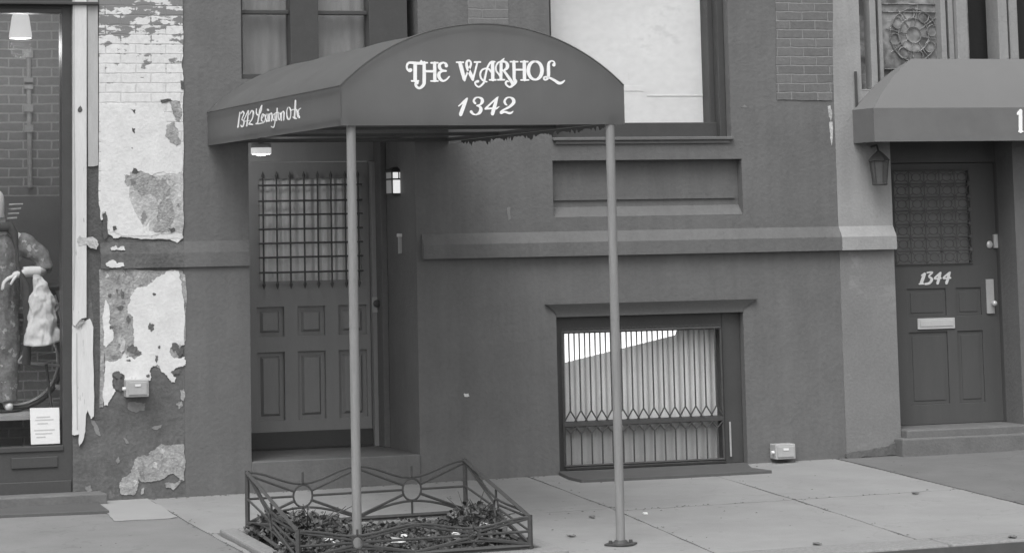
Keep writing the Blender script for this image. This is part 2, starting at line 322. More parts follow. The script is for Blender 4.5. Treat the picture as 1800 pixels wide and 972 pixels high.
# ------------------------------------------------------------------ materials
M = dict(
 wall=gm('painted_stucco', .143, var=.09, scale=3.2, bump=.4, bscale=38, blot=.36, blotv=.16, blots=2.5, streak=.07, crack=.06),
 wallhi=gm('pilaster_stucco', .29, var=.09, scale=4, bump=.3, bscale=50, streak=.07, crack=.08),
 wallmid=gm('step_stone', .15, var=.15, scale=7, bump=.3),
 bare=gm('bare_render', .125, var=.28, scale=7, bump=.6, bscale=40, blot=.40, blotv=.175, blots=5),
 plaster=gm('old_plaster', .33, var=.38, scale=16, bump=.8, bscale=60, blot=.42, blotv=.20, blots=9, chips=.37, chipv=.52, chips_s=13),
 plaster2=gm('pale_plaster', .48, var=.34, scale=14, bump=.6, bscale=60, blot=.4, blotv=.64, blots=10, chips=.36, chipv=.26, chips_s=15),
 white=gm('flaking_white_paint', .69, var=.10, scale=9, bump=.3, bscale=50, blot=.38, blotv=.54, blots=8, chips=.30, chipv=.24, chips_s=16),
 board=gm('white_board_paint', .64, chips=.33, chipv=.36, chips_s=7, var=.09, scale=6, bump=.12, bscale=40, stretch=(6, 6, .8), blot=.34, blotv=.52, blots=4),
 board2=gm('grey_board_paint', .44, var=.10, scale=6, bump=.1, stretch=(5, 5, 1)),
 surround=gm('dark_window_surround', .098, var=.1, scale=4, bump=.2, bscale=50),
 faint=gm('faint_scuff', .20, var=.1),
 hole2=gm('exposed_render', .14, var=.3, scale=24, bump=.6),
 hole=gm('dark_render', .10, var=.25, scale=20, bump=.5),
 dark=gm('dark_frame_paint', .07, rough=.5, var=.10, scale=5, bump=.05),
 iron=gm('painted_iron', .10, rough=.5, var=.15, scale=20, bump=.1),
 lace=gm('lace_curtain', .75, var=.12, scale=5, bump=.1, stretch=(5, 5, .7), blot=.3, blotv=.95, blots=6),
 door2=gm('dark_door_paint', .09, rough=.45, var=.08, scale=3, bump=.06, stretch=(3, 3, .6)),
 black=gm('black_iron', .07, rough=.5, var=.2, scale=20, bump=.1),
 door=gm('door_paint', .26, rough=.45, var=.07, scale=3, bump=.06, stretch=(3, 3, .6)),
 valance=gm('neighbour_valance_canvas', .165, rough=.85, var=.08, scale=2.4, bump=.3, bscale=8, spec=.1),
 canvas=gm('awning_canvas', .124, rough=.85, var=.10, scale=2.4, bump=.35, bscale=7, spec=.1, streak=.06),
 letters=gm('white_lettering', .92, rough=.6, var=.01, bump=0),
 pole=gm('galvanised_pole', .25, rough=.5, var=.14, scale=9, bump=.08, stretch=(6, 6, .6), blot=.36, blotv=.19, blots=6),
 blind=gm('window_blind', .78, var=.10, scale=1.3, bump=.08, bscale=14, stretch=(1, 1, 1.6), blot=.42, blotv=.70, blots=1.3),
 blindlow=gm('white_blind_cloth', .9, var=.02, scale=2, bump=.03),
 cloth=gm('reflection_edge_grey', .74, var=.12, scale=3, bump=.1, stretch=(6, 6, .8)),
 bar_refl=gm('bar_reflection_grey', .42, var=.1),
 lowcloth=gm('grey_lower_curtain', .48, var=.12, scale=3, bump=.1, stretch=(6, 6, .8)),
 curtain=gm('dim_curtain', .22, var=.10, scale=4, bump=.1, stretch=(5, 5, .7)),
 inner=gm('room_paint', .25, var=.1),
 concrete=gm('sidewalk_concrete', .275, rough=.9, var=.11, scale=2.2, bump=.35, bscale=150, blot=.34, blotv=.235, blots=5, gum=.22, crack=.10),
 concrete2=gm('sidewalk_concrete_dark', .16, gum=.25, crack=.13, rough=.9, var=.14, scale=2.4, bump=.3, bscale=150, blot=.34, blotv=.15, blots=7),
 concrete3=gm('sidewalk_concrete_worn', .21, gum=.25, crack=.13, rough=.9, var=.13, scale=2.0, bump=.3, bscale=140, blot=.34, blotv=.19, blots=7),
 concrete4=gm('sidewalk_repair_mortar', .31, rough=.9, var=.05, scale=3, bump=.2, bscale=140),
 joint=gm('joint_filler', .15, var=.3, scale=20),
 kerb=gm('kerb_granite', .25, var=.2, scale=40, bump=.4, bscale=120),
 asphalt=gm('asphalt', .06, rough=.9, var=.25, scale=60, bump=.6, bscale=200),
 plate=gm('dark_plate', .10, rough=.7, var=.10, scale=8, bump=.15),
 steel=gm('grey_box_paint', .40, rough=.5, var=.07, scale=9, bump=.06),
 brass=gm('brushed_metal', .62, rough=.35, var=.06, scale=9, metal=.3, bump=.05),
 soil=gm('soil', .07, var=.4, scale=25, bump=.9, bscale=90),
 leaf=gm('leaf', .085, rough=.6, var=.35, scale=30, bump=0),
 leaf2=gm('pale_leaf', .15, rough=.6, var=.35, scale=30, bump=0),
 paper=gm('paper', .78, rough=.8, var=.04, scale=12, bump=.1),
 ink=gm('faded_ink', .55, var=.05, bump=0),
 mann=gm('mannequin_plastic', .8, rough=.4, var=.02, bump=0),
 jacket=gm('grey_jacket_cloth', .24, chips=.40, chipv=.5, chips_s=20, var=.4, scale=24, bump=.3),
 scarf=gm('dark_scarf_cloth', .06, var=.2, scale=20, bump=.3),
 sheet=gm('white_sheet_cloth', .72, var=.12, scale=5, bump=.1),
 rubber=gm('black_rubber', .04, rough=.6, var=.1, bump=.1),
 chrome=gm('bright_metal', .75, rough=.25, var=.03, metal=.6, bump=0),
 fingl=gm('fine_lattice', .10, var=.2, scale=30, bump=.2),
 glass=glassmat(), glass_shop=glassmat('shop_window_glass', .16), glass2=glassmat('still_glass', .05),
 shop_brick=brickmat('shop_brick', .20, .24, .42, .4),
 patch_brick=brickmat('weathered_brick', .14, .17, .235, .6, msize=.006),
 mid_brick=brickmat('painted_brick', .17, .18, .20, .4, msize=.006),
 glow=lampmat('frosted_lamp_glass', .8, .25), glow2=lampmat('frosted_lamp_glass_dim', .5, .03), glow3=lampmat('pendant_glass', .85, .25),
)
translucent(M['canvas'], .30, .8)
zb = lambda y, px=700, Y=0: W(px, y, Y).z
xb = lambda x, py=500, Y=0: W(x, py, Y).x
M['flaking_brick'] = brickmat('flaking_painted_brick', .66, .71, .58, .35, peel=(0, 1, .22), msize=.006)

# ------------------------------------------------------------------ ground
mb = MB(); g0 = -.24
mb.face([(-600, -600, g0-.05), (600, -600, g0-.05), (600, 600, g0-.05), (-600, 600, g0-.05)])
struct(mb, 'ground', M['asphalt'], origin=(0, 0, 0))
mb = MB(); mb.face([(-40, -13.5, g0), (50, -13.5, g0), (50, -4.1, g0+.02), (-40, -4.1, g0+.02)])
struct(mb, 'road', M['asphalt'], origin=(0, 0, 0))
KY = -3.84
def slab(mb, poly, h=0, t=.05):
    mb.poly([(x, y, gz(x, y)+h) for x, y in poly], (0, 0, -t))
mb = MB(); mb.poly([(x, y, gz(x, y)-.012) for x, y in ((-20, KY), (30, KY), (30, 1.6), (-20, 1.6))], (0, 0, -.3))
struct(mb, 'sidewalk_bed', M['joint'], origin=(0, 0, 0))
g = .007
def wob(a, b, n=14, amp=.006, seed=0):   # slightly uneven slab edge
    rnd = random.Random(seed); return [(a[0]+(b[0]-a[0])*i/n+rnd.uniform(-amp, amp), a[1]+(b[1]-a[1])*i/n+rnd.uniform(-amp, amp)) for i in range(n)]
def quad(x0, x1, x2, x3, y0, y1, seed):    # x0,x1 along y0 (street side); x3,x2 along y1 (wall side)
    P = [(x0+g, y0+g), (x1-g, y0+g), (x2-g, y1-g), (x3+g, y1-g)]
    return sum([wob(P[i], P[(i+1) % 4], seed=seed+i) for i in range(4)], [])
sA = lambda y: 3.99; sB = lambda y: 6.86-(-y)*.088; sC = lambda y: 8.09-(-y)*.068; sD = lambda y: 9.27-(-y)*.034
Ym = -1.93
PX0 = min(W(435, 890, -1.9).x, W(524, 940, -3.42).x)-.075; PX1 = max(W(818, 860, -1.9).x, W(932, 935, -3.42).x)+.075; PY1 = -1.80
mats = {'a': MB(), 'b': MB(), 'c': MB(), 'd': MB()}
slab(mats['c'], quad(1.2, sA(0), sA(0), 1.2, KY, 1.4, 3))
for x0 in (-1.2, -3.6, -6.0): slab(mats['c'], quad(x0, x0+2.4, x0+2.4, x0, KY, 1.4, 9))
# slab between A and B, open where the tree pit lies
slab(mats['a'], quad(sA(0), sB(PY1), sB(0), sA(0), PY1, 1.4, 11))
slab(mats['a'], quad(PX1, sB(KY), sB(PY1), PX1, KY, PY1, 15))
slab(mats['a'], quad(sA(0), PX0, PX0, sA(0), KY, PY1, 19))
slab(mats['a'], quad(sB(Ym), sC(Ym), sC(0), sB(0), Ym, 1.4, 21)); slab(mats['a'], quad(sB(KY), sC(KY), sC(Ym), sB(Ym), KY, Ym, 25))
slab(mats['a'], quad(sC(Ym), sD(Ym), sD(0), sC(0), Ym, 1.4, 31)); slab(mats['a'], quad(sC(KY), sD(KY), sD(Ym), sC(Ym), KY, Ym, 35))
slab(mats['b'], quad(sD(KY)+.022, 12.2, 12.2, sD(0)+.022, KY, 1.4, 41))
for x0 in (12.2, 15.2, 18.2): slab(mats['b'], quad(x0, x0+3, x0+3, x0, KY, 1.4, 43))
for k, nm, mt in (('a', 'sidewalk', 'concrete'), ('b', 'sidewalk', 'concrete2'), ('c', 'sidewalk', 'concrete3')):
    struct(mats[k], nm, M[mt], origin=(0, 0, 0))
mb = MB(); P = [G(a, b) for a, b in jag([(168, 879), (250, 872), (283, 889), (312, 909), (255, 914), (200, 916), (188, 902)], 2, 2)]
mb.poly([(p.x, p.y, gz(p.x, p.y)+.006) for p in P], (0, 0, -.004)); struct(mb, 'sidewalk_patch', M['concrete4'], origin=(0, 0, 0))
mb = MB()
for i in range(-4, 12):
    x0 = i*1.83+.6; x1 = x0+1.815
    mb.hexa([(x0, -4.10, -.3), (x1, -4.10, -.3), (x1, KY, -.3), (x0, KY, -.3), (x0, -4.10, gz(x0, -4.1)), (x1, -4.10, gz(x1, -4.1)), (x1, KY-.004, gz(x1, KY)+.003), (x0, KY-.004, gz(x0, KY)+.003)])
struct(mb, 'kerb', M['kerb'], origin=(0, 0, 0), bevel=.012)
mb = MB(); mb.hexa([(-6.5, -4.125, -.34), (22, -4.125, -.34), (22, -4.1025, -.34), (-6.5, -4.1025, -.34), (-6.5, -4.125, gz(-6.5, -4.1)-.012), (22, -4.125, gz(22, -4.1)-.012), (22, -4.1025, gz(22, -4.1)-.012), (-6.5, -4.1025, gz(-6.5, -4.1)-.012)]); struct(mb, 'kerb_facing', M['plate'], origin=(0, 0, 0))

# ------------------------------------------------------------------ town house (dark grey)
XL, XR = xb(323), xb(1477, 500)
TOP = 6.4
Z = lambda py, px=700, Y=0: W(px, py, Y).z
house = thing('town_house', 'dark grey painted town house front between the peeling shop pier and the pale pilaster', 'building', (6.3, .3, 0))
tl = (xb(424, 80), xb(735, 80), Z(139, 560), 4.35)
dr = (xb(440, 600), xb(735, 600), -.3, Z(240, 560))
br = (xb(967, 100), xb(1283, 150), Z(241, 1130), 4.35)
pn = (xb(972, 330), xb(1305, 330), Z(380, 1140), Z(281, 1140))
bs = (xb(981, 700), xb(1311, 700), Z(822, 1140), Z(553, 1140))
mb = MB(); wallgrid(mb, XL, XR, -.3, TOP, 0, .42, [tl, dr, br, pn, bs])
mb.build('wall', M['wall'], house)
# recessed apron panel with a sloping lower edge
mb = MB(); zs = Z(362, 1140)
mb.face([(pn[0], .085, zs), (pn[1], .085, zs), (pn[1], .085, pn[3]), (pn[0], .085, pn[3])])
mb.face([(pn[0], .006, pn[2]+.002), (pn[1], .006, pn[2]+.002), (pn[1], .085, zs), (pn[0], .085, zs)])
mb.box(pn[0]+.03, pn[1]-.03, .070, .0849, zs+.05, zs+.075)
mb.build('apron_panel', M['wall'], house)
# belt course
zt, zm, zl = Z(405, 1100), Z(424, 1100), Z(448, 1100)
def belt(x0, x1, mat, parent, name='belt_course', p=.055, dz=0):
    b = MB(); n = 30
    prof = [(0, zl+dz), (-p, zl+dz), (-p, zm+dz), (-.004, zt+dz), (.02, zt+dz), (.02, zl+dz)]
    for i in range(len(prof)):
        a, c = prof[i], prof[(i+1) % len(prof)]
        b.face([(x0, a[0], a[1]), (x1, a[0], a[1]), (x1, c[0], c[1]), (x0, c[0], c[1])])
    b.face([(x0, y, z) for y, z in prof]); b.face([(x1, y, z) for y, z in prof])
    return b.build(name, mat, parent)
belt(xb(741, 440), XR-.001, M['wall'], house)
belt(XL, xb(438, 440), M['wall'], house, p=.02, dz=-.02)
# entrance recess
D = .9; x0, x1 = dr[0], dr[1]; zf = Z(806, 560); zc = dr[3]
mb = MB()
mb.box(x0-.15, x0-.001, .42, D+.3, -.2, zc+.2); mb.box(x1+.001, x1+.15, .42, D+.3, -.2, zc+.2); mb.box(x0-.15, x1+.15, .42, D+.3, zc+.001, zc+.2)
mb.build('entrance_recess', M['wall'], house)
mb = MB(); mb.box(x0+.001, x1-.001, -.012, D+.1, -.3, zf); mb.build('doorstep', M['wall'], house, bevel=.008)
mb = MB()      # inner jamb mouldings on the right reveal
for (ya, yb, t) in ((.70, D, .045),): mb.box(x1-t, x1-.0005, ya, yb, zf+.0005, zc-.001)
mb.build('jamb_moulding', M['wall'], house, bevel=.004)
dxl, dxr = x0+.012, xb(652, 600, D)
zdt = Z(285, 560, D)
mb = MB(); mb.box(x0, x1, D-.03, D+.02, zdt+.002, zc); mb.box(dxr+.004, x1, D-.06, D+.02, zf, zdt)
mb.build('door_frame', M['door'], house, bevel=.004)
door = MB(); zp = []
cols = [(452, 500), (524, 572), (596, 645)]; rows = [(538, 590), (617, 736)]
hol = [(xb(a, 600, D), xb(b, 600, D), Z(d, 550, D), Z(c, 550, D)) for a, b in cols for c, d in rows]
gw = (xb(457, 400, D), xb(634, 400, D), Z(493, 550, D), Z(314, 550, D))
wallgrid(door, dxl, dxr, zf+.002, zdt, D, .045, hol+[gw])
DOOR = door.build('front_door', M['door'], house, bevel=.003)
mb = MB()
for (a, b, c, d) in hol:
    mb.box(a-.001, b+.001, D+.03, D+.04, c-.001, d+.001)
    i = .03; j = .048      # raised field
    mb.hexa([(a+i, D+.03, c+i), (b-i, D+.03, c+i), (b-i, D+.03, d-i), (a+i, D+.03, d-i), (a+j, D+.008, c+j), (b-j, D+.008, c+j), (b-j, D+.008, d-j), (a+j, D+.008, d-j)])
mb.build('door_panels', M['door'], DOOR)
mb = MB(); mb.box(gw[0], gw[1], D+.02, D+.024, gw[2], gw[3]); mb.build('door_glass', M['glass2'], DOOR)
mb = MB()      # gathered lace behind the door glass
n = 90
for i in range(n):
    xa, xc = gw[0]+(gw[1]-gw[0])*i/n, gw[0]+(gw[1]-gw[0])*(i+1)/n
    ya, yc = D+.06+.012*math.sin(i*.9)+.006*math.sin(i*.37), D+.06+.012*math.sin((i+1)*.9)+.006*math.sin((i+1)*.37)
    mb.face([(xa, ya, gw[2]-.03), (xc, yc, gw[2]-.03), (xc, yc, gw[3]+.03), (xa, ya, gw[3]+.03)])
mb.build('door_curtain', M['lace'], DOOR, smooth=True)
mb = MB(); YG = D-.05
xsb = [xb(v, 400, YG) for v in (463, 486.7, 510.5, 535, 559, 582.5, 607.5, 630)]
zsb = [Z(v, 540, YG) for v in (325.5, 352.8, 377, 402, 426.7, 451.4, 477.8)]
for x in xsb:
    mb.bar((x, YG, zsb[-1]-.07), (x, YG, zsb[0]+.05), .0095)
    for sgn, zz in ((1, zsb[0]+.05), (-1, zsb[-1]-.07)):
        mb.tube([(x, YG, zz), (x, YG, zz+sgn*.02), (x, YG, zz+sgn*.055)], [.006, .013, .001], 4)
for z in zsb: mb.bar((xsb[0]-.04, YG-.013, z), (xsb[-1]+.03, YG-.013, z), .010)
for x in (xsb[0], xsb[-1]):
    for z in (zsb[1], zsb[-2]): mb.tube([(x, YG, z), (x, D, z)], .006, 6)
mb.build('door_grille', M['iron'], DOOR)
mb = MB(); a = W(661, 522, D-.066); b = W(667, 549, D-.066)
mb.box(a.x-.03, b.x+.004, D-.07, D-.06, b.z, a.z); mb.build('lock_plate', M['steel'], DOOR, bevel=.003)
mb = MB(); mb.lathe([(.012, 0), (.012, .03), (.026, .035), (.028, .05), (.015, .06)], (a.x-.012, D-.075, (a.z+b.z)/2+.01), 14, 'y')
for v in range(len(mb.v)): mb.v[v].y = 2*(D-.075)-mb.v[v].y
mb.build('door_knob', M['black'], DOOR, smooth=True)
mb = MB(); mb.box(dxl, dxr, D-.02, D-.001, zf+.01, zf+.13); mb.build('kick_plate', M['dark'], DOOR, bevel=.003)

# upper left window : three casements
wr = MB(); YW = .30
zw0 = tl[2]
tlw = thing  # (parts hang from the house)
def rect_frame(b, x0_, x1_, z0_, z1_, t, y0_, y1_):
    b.box(x0_, x0_+t, y0_, y1_, z0_, z1_); b.box(x1_-t, x1_, y0_, y1_, z0_, z1_); b.box(x0_+t, x1_-t, y0_, y1_, z0_, z0_+t); b.box(x0_+t, x1_-t, y0_, y1_, z1_-t, z1_)
X = lambda v, py=80, Y=0: W(v, py, Y).x
fr = MB(); YW = .10
fr.box(X(507, 60, YW), X(556, 60, YW), .04, .16, zw0+.02, 4.33)
fr.box(X(645, 60, YW), X(712, 60, YW), .04, .16, zw0+.02, 4.33)
fr.box(tl[0]+.001, X(425.5, 60, YW), .08, .15, zw0+.02, 4.33)
fr.box(tl[0]+.001, tl[1]-.001, .02, .20, zw0+.001, zw0+.035)
for a, b in ((425, 507), (556, 645)):
    xa, xc = X(a, 60, YW), X(b, 60, YW)
    fr.box(xa, xc, .085, .15, Z(26, 520, YW), Z(19, 520, YW))
o = fr.build('window', M['dark'], house, bevel=.004); wtl = o
mb = MB(); mb.box(X(425, 60, .12), X(645, 60, .12), .115, .119, zw0+.035, 4.33); mb.build('pane', M['glass'], wtl)
mb = MB(); n = 120; xa, xe = tl[0], X(650, 60, .16)
for i in range(n):
    f0, f1 = xa+(xe-xa)*i/n, xa+(xe-xa)*(i+1)/n
    y_ = lambda q: .19+.004*math.sin(q*.6)+.008*math.sin(q*.17)
    mb.face([(f0, y_(i), zw0), (f1, y_(i+1), zw0), (f1, y_(i+1), 4.34), (f0, y_(i), 4.34)])
mb.build('curtain', M['curtain'], wtl, smooth=True)
mb = MB(); mb.box(xe-.002, tl[1]+.05, .28, .30, zw0-.05, 4.4); mb.box(tl[0]-.05, tl[1]+.05, .44, .46, zw0-.05, 4.4); mb.build('dark_pane', M['dark'], wtl)
# pale brick strip between the windows
mb = MB(); mb.box(xb(822, 20), xb(893, 20), -.006, .01, Z(46, 860), TOP); mb.build('brick_pier', M['mid_brick'], house)
# bright window
mb = MB(); YB = .20
fx0, fx1, fz0 = br[0], br[1], br[2]
mb.box(xb(1242.5, 100, YB), fx1-.001, YB-.03, .34, fz0+.001, 4.34)          # right casing
mb.box(xb(1262, 100, .08), fx1-.0015, .08, YB-.031, fz0+.001, 4.34)
mb.box(fx0+.001, fx1-.002, YB-.06, .34, fz0+.0015, Z(216, 1130, YB-.06))           # bottom rail
mb.box(fx0+.001, xb(968.5, 100, YB), YB-.02, .34, fz0+.002, 4.34)
WB = mb.build('window', M['dark'], house, bevel=.004)
mb = MB(); mb.box(fx0+.001, fx1-.001, YB+.04, YB+.044, fz0+.03, 4.34); mb.build('pane', M['glass2'], WB)
mb = MB(); YK = YB+.10
mb.box(fx0-.05, fx1+.05, YK, YK+.01, fz0-.05, 4.36)
WBl = mb.build('blind', M['blind'], WB)
mb = MB()
def wl(x0_, y0_, x1_, y1_, w_=.012, p=.006):
    p = min(p, .004)
    a, c = W(x0_, y0_, YK-p), W(x1_, y1_, YK-p); 
    if abs(x1_-x0_) > abs(y1_-y0_): mb.box(a.x, c.x, YK-p, YK-.001, min(a.z, c.z)-w_/2, max(a.z, c.z)+w_/2)
    else: mb.box(min(a.x, c.x)-w_/2, max(a.x, c.x)+w_/2, YK-p, YK-.001, c.z, a.z)
wl(1103, 36, 1107, 140, .012, .003); wl(1060, 155, 1130, 157, .03, .004); wl(1137, 168, 1243, 168, .012)
pass
mb.build('reflected_lines', M['blind'], WBl, bevel=.002)  # raised strips imitate faint lines of a facade reflected in the pane
mb = MB(); mb.box(br[0]-.0, br[1]+.005, -.035, .20, Z(247, 1130), br[2]-.0005); mb.box(br[0]+.02, br[1]-.02, -.018, .02, Z(253, 1130), Z(247, 1130)-.0005)
mb.build('window_sill', M['wall'], house, bevel=.005)
# basement window
x0, x1, z0, z1 = bs
mb = MB()        # cavetto hood over the opening, ends returned inward
zt_, zb_ = Z(530, 1150), bs[3]
prof = []
for i in range(9):
    t = i/8; prof.append((-.004-.030*(1-math.cos(t*math.pi/2)), zb_+(zt_-zb_)*t, .055*(1-math.cos(t*math.pi/2))**1.1))
prof = [(-.001, zb_, 0)]+prof
for i in range(len(prof)-1):
    a, c = prof[i], prof[i+1]
    mb.face([(x0-a[2]*1.6, a[0], a[1]), (x1+a[2]*2, a[0], a[1]), (x1+c[2]*2, c[0], c[1]), (x0-c[2]*1.6, c[0], c[1])])
    mb.face([(x0-a[2]*1.6, a[0], a[1]), (x0-c[2]*1.6, c[0], c[1]), (x0-c[2]*1.6, .01, c[1]), (x0-a[2]*1.6, .01, a[1])])
    mb.face([(x1+a[2]*2, a[0], a[1]), (x1+c[2]*2, c[0], c[1]), (x1+c[2]*2, .01, c[1]), (x1+a[2]*2, .01, a[1])])
a = prof[-1]; mb.face([(x0-a[2]*1.6, a[0], a[1]), (x1+a[2]*2, a[0], a[1]), (x1+a[2]*2, .01, a[1]), (x0-a[2]*1.6, .01, a[1])])
mb.build('hood_moulding', M['surround'], house)
YS = .085
mb = MB()
zi0, zi1 = Z(816, 1130, YS), Z(579, 1130, YS)
xi0, xi1 = xb(990, 700, YS), xb(1270, 700, YS)
mb.box(x0+.001, xi0, YS-.02, .36, z0+.001, z1-.001); mb.box(xi1, x1-.001, YS-.02, .36, z0+.001, z1-.001)
mb.box(xi0, xi1, YS-.02, .36, zi1, z1-.001); mb.box(xi0, xi1, YS-.03, .36, z0+.001, zi0)
zr0, zr1 = Z(746, 1130, YS), Z(736, 1130, YS)
mb.box(xi0, xi1, YS+.02, YS+.07, zr0, zr1)
WS = mb.build('window', M['dark'], house, bevel=.004)
mb = MB(); mb.box(xi0, xi1, YS+.071, YS+.074, zi0, zi1); mb.build('pane', M['glass2'], WS)
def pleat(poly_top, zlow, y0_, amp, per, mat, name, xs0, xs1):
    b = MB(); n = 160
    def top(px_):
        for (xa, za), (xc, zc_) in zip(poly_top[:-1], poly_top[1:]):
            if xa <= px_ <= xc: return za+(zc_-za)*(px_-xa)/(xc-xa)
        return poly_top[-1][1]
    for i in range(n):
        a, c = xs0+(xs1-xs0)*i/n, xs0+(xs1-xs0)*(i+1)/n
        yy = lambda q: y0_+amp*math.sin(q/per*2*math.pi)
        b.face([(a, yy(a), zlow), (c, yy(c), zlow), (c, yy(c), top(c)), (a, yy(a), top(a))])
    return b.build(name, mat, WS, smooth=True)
per = (xb(1258, 650, YS)-xb(1001, 650, YS))/14
tp = [(xi0-.03, Z(641, 990, YS+.11)), (X(1185, 590, YS+.11), Z(589, 1185, YS+.11)), (X(1188, 590, YS+.11), Z(579, 1185, YS+.11)), (xi1+.05, Z(577, 1268, YS+.11))]
pleat([(xi0-.03, zi1+.05), (xi1+.03, zi1+.05)], zr0-.05, YS+.118, .007, per/2, lampmat('white_reflection_glow', .88, .62), 'reflection_glow', xi0-.03, xi1+.03)  # emissive white pleats stand in for bright sky reflected in the pane
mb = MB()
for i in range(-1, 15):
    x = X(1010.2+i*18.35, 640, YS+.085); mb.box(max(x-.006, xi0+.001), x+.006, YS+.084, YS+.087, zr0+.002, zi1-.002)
mb.build('bar_reflections', M['bar_refl'], WS)  # grey strips paint the grille bars' reflections midway between the bars
pleat(tp, zr0-.01, YS+.097, .006, per, M['cloth'], 'reflection_edge', xi0-.03, xi1+.03)  # added grey pleats, slanted top imitates the edge of the sky reflection
pleat([(xi0-.03, zr0+.02), (xi1+.03, zr0+.02)], zi0-.02, YS+.09, .006, per, M['lowcloth'], 'lower_curtain', xi0-.03, xi1+.03)
mb = MB(); mb.box(xi0-.05, xi1+.05, YS+.16, YS+.17, z0, z1); mb.build('back_board', M['inner'], WS)
# security grille
mb = MB(); YG = .03; r = .0062
bx = [X(1001+i*18.35, 650, YG) for i in range(15)]
zA, zB_, zC, zD, zE, zF = (Z(v, 1130, YG) for v in (580, 717, 737, 744, 757, 813))
dx = bx[1]-bx[0]
for i, x in enumerate(bx):
    mb.tube([(x, YG, zA), (x, YG, zB_)], r, 6); mb.tube([(x, YG, zE), (x, YG, zF)], r, 6)
    for s_ in (-1, 1):
        xe = x+s_*dx*.62
        if bx[0]-dx*.7 < xe < bx[-1]+dx*.7:
            mb.tube([(x, YG, zB_), (xe, YG-s_*.004, zC)], r*.9, 6); mb.tube([(x, YG, zE), (xe, YG-s_*.004, zD)], r*.9, 6)
xa, xc = bx[0]-dx*.62, bx[-1]+dx*.62
for z in (zA, zF): mb.bar((xa, YG, z), (xc, YG, z), .014)
mb.box(xa, xc, YG-.008, YG+.008, zD, zC)
for x in (xa, xc): mb.bar((x, YG, zA), (x, YG, zF), .014)
for i in range(len(bx)*2):      # scrolled cresting along the top rail
    cx = xa+(xc-xa)*(i+.5)/(len(bx)*2)
    mb.tube([(cx+.017*math.cos(t), YG, zA+.012+.013*math.sin(t)) for t in [k*math.pi/6 for k in range(7)]], .003, 5)
mb.build('window_grille', M['black'], WS)
mb = MB(); a = W(1283, 741, YS-.03); b = W(1285, 802, YS-.03); mb.tube([a, b], .008, 8); mb.build('bolt_rod', M['steel'], WS)
# exposed bricks beside the pilaster
mb = MB(); P = jag([(1364, -60), (1366, 176), (1463, 177), (1463, -60)], 1.5, 4, seed=5)
mb.poly([W(a, b, -.006) for a, b in P], (0, .012, 0)); mb.build('exposed_brick', M['patch_brick'], house)
for i, P in enumerate(([(1303, 189), (1309, 184), (1316, 190)], [(891, 366), (897, 364), (898, 384), (894, 389)], [(816, 691), (824, 691), (825, 696), (817, 697)],
        [(1455, 188), (1460, 186), (1463, 200), (1461, 214), (1457, 205)], [(1458, 215), (1463, 214), (1464, 240), (1462, 256), (1460, 236)])):
    patch('paint_chip', P, -.003, .003, M['white'] if i == 2 else M['plaster2'] if i > 2 else M['faint'], house, 1, seed=i)

# ------------------------------------------------------------------ awning of the town house
AX0, AX1, AY = 4.436, 6.232, -3.335
AZB, AZS, AZT = 2.408, 2.643, 3.012
aw = thing('entrance_awning', 'barrel topped dark canvas awning lettered in white over the entrance, on two poles', 'awning', ((AX0+AX1)/2, AY/2, 0))
hw = (AX1-AX0)/2; rise = AZT-AZS; RR = (hw*hw+rise*rise)/(2*rise); cx = (AX0+AX1)/2; a0 = math.asin(hw/RR)
arc = [(cx+RR*math.sin(-a0+2*a0*i/40), AZS+RR*math.cos(-a0+2*a0*i/40)-(RR-rise)) for i in range(41)]
YW0 = -.005
def canopy_pt(x, z, y, sag=True):
    k = 0
    if sag:
        t = (y-AY)/(YW0-AY); k = -.007*abs(math.sin(t*math.pi*3))*(z-AZS)/rise
    return Vector((x, y, z+k))
mb = MB(); ny = 36
for j in range(ny):
    ya, yc = AY+(YW0-AY)*j/ny, AY+(YW0-AY)*(j+1)/ny
    for i in range(40):
        (x0, z0), (x1, z1) = arc[i], arc[i+1]
        mb.face([canopy_pt(x0, z0, ya), canopy_pt(x1, z1, ya), canopy_pt(x1, z1, yc), canopy_pt(x0, z0, yc)])
o = mb.build('canopy', M['canvas'], aw, smooth=True)
mb = MB(); mb.face([(AX0, AY, AZB)]+[(x, AY, z) for x, z in arc]+[(AX1, AY, AZB)]); fp = mb.build('front_panel', M['canvas'], aw)
for x, s_ in ((AX0, 1), (AX1, -1)):
    mb = MB(); n = 30
    for j in range(n):
        ya, yc = AY+.004+(YW0-AY-.004)*j/n, AY+.004+(YW0-AY-.004)*(j+1)/n
        for k in range(4):
            za, zc_ = AZB+(AZS-AZB)*k/4, AZB+(AZS-AZB)*(k+1)/4
            xx = lambda y, z: x+s_*.003*(1+math.sin(y*9))*(AZS-z)/(AZS-AZB)
            mb.face([(xx(ya, za), ya, za), (xx(yc, za), yc, za), (xx(yc, zc_), yc, zc_), (xx(ya, zc_), ya, zc_)])
    o = mb.build('side_valance', M['canvas'], aw, smooth=True)
    if s_ == 1: sv = o
mb = MB(); mb.tube([(AX0, AY, AZS)]+[(x, AY, z) for x, z in arc[1:-1]]+[(AX1, AY, AZS)], .0045, 6); mb.tube([(AX0, AY, AZS), (AX0, -.01, AZS)], .004, 6); mb.tube([(AX0, AY, AZB), (AX0, AY, AZS)], .004, 6); mb.build('piping', M['canvas'], aw, smooth=True)
mb = MB()      # welded tube frame under the canvas
for y in (AY+.03, AY+1.1, AY+2.2, -.03):
    mb.tube([(x, y, z-.03) for x, z in arc[1:-1]], .013, 6)
    mb.tube([(AX0+.02, y, AZB+.03), (AX1-.02, y, AZB+.03)], .013, 6)
for x in (AX0+.02, AX1-.02):
    for z in (AZB+.03, AZS-.03): mb.tube([(x, AY+.03, z), (x, -.03, z)], .013, 6)
mb.build('frame', M['dark'], aw)
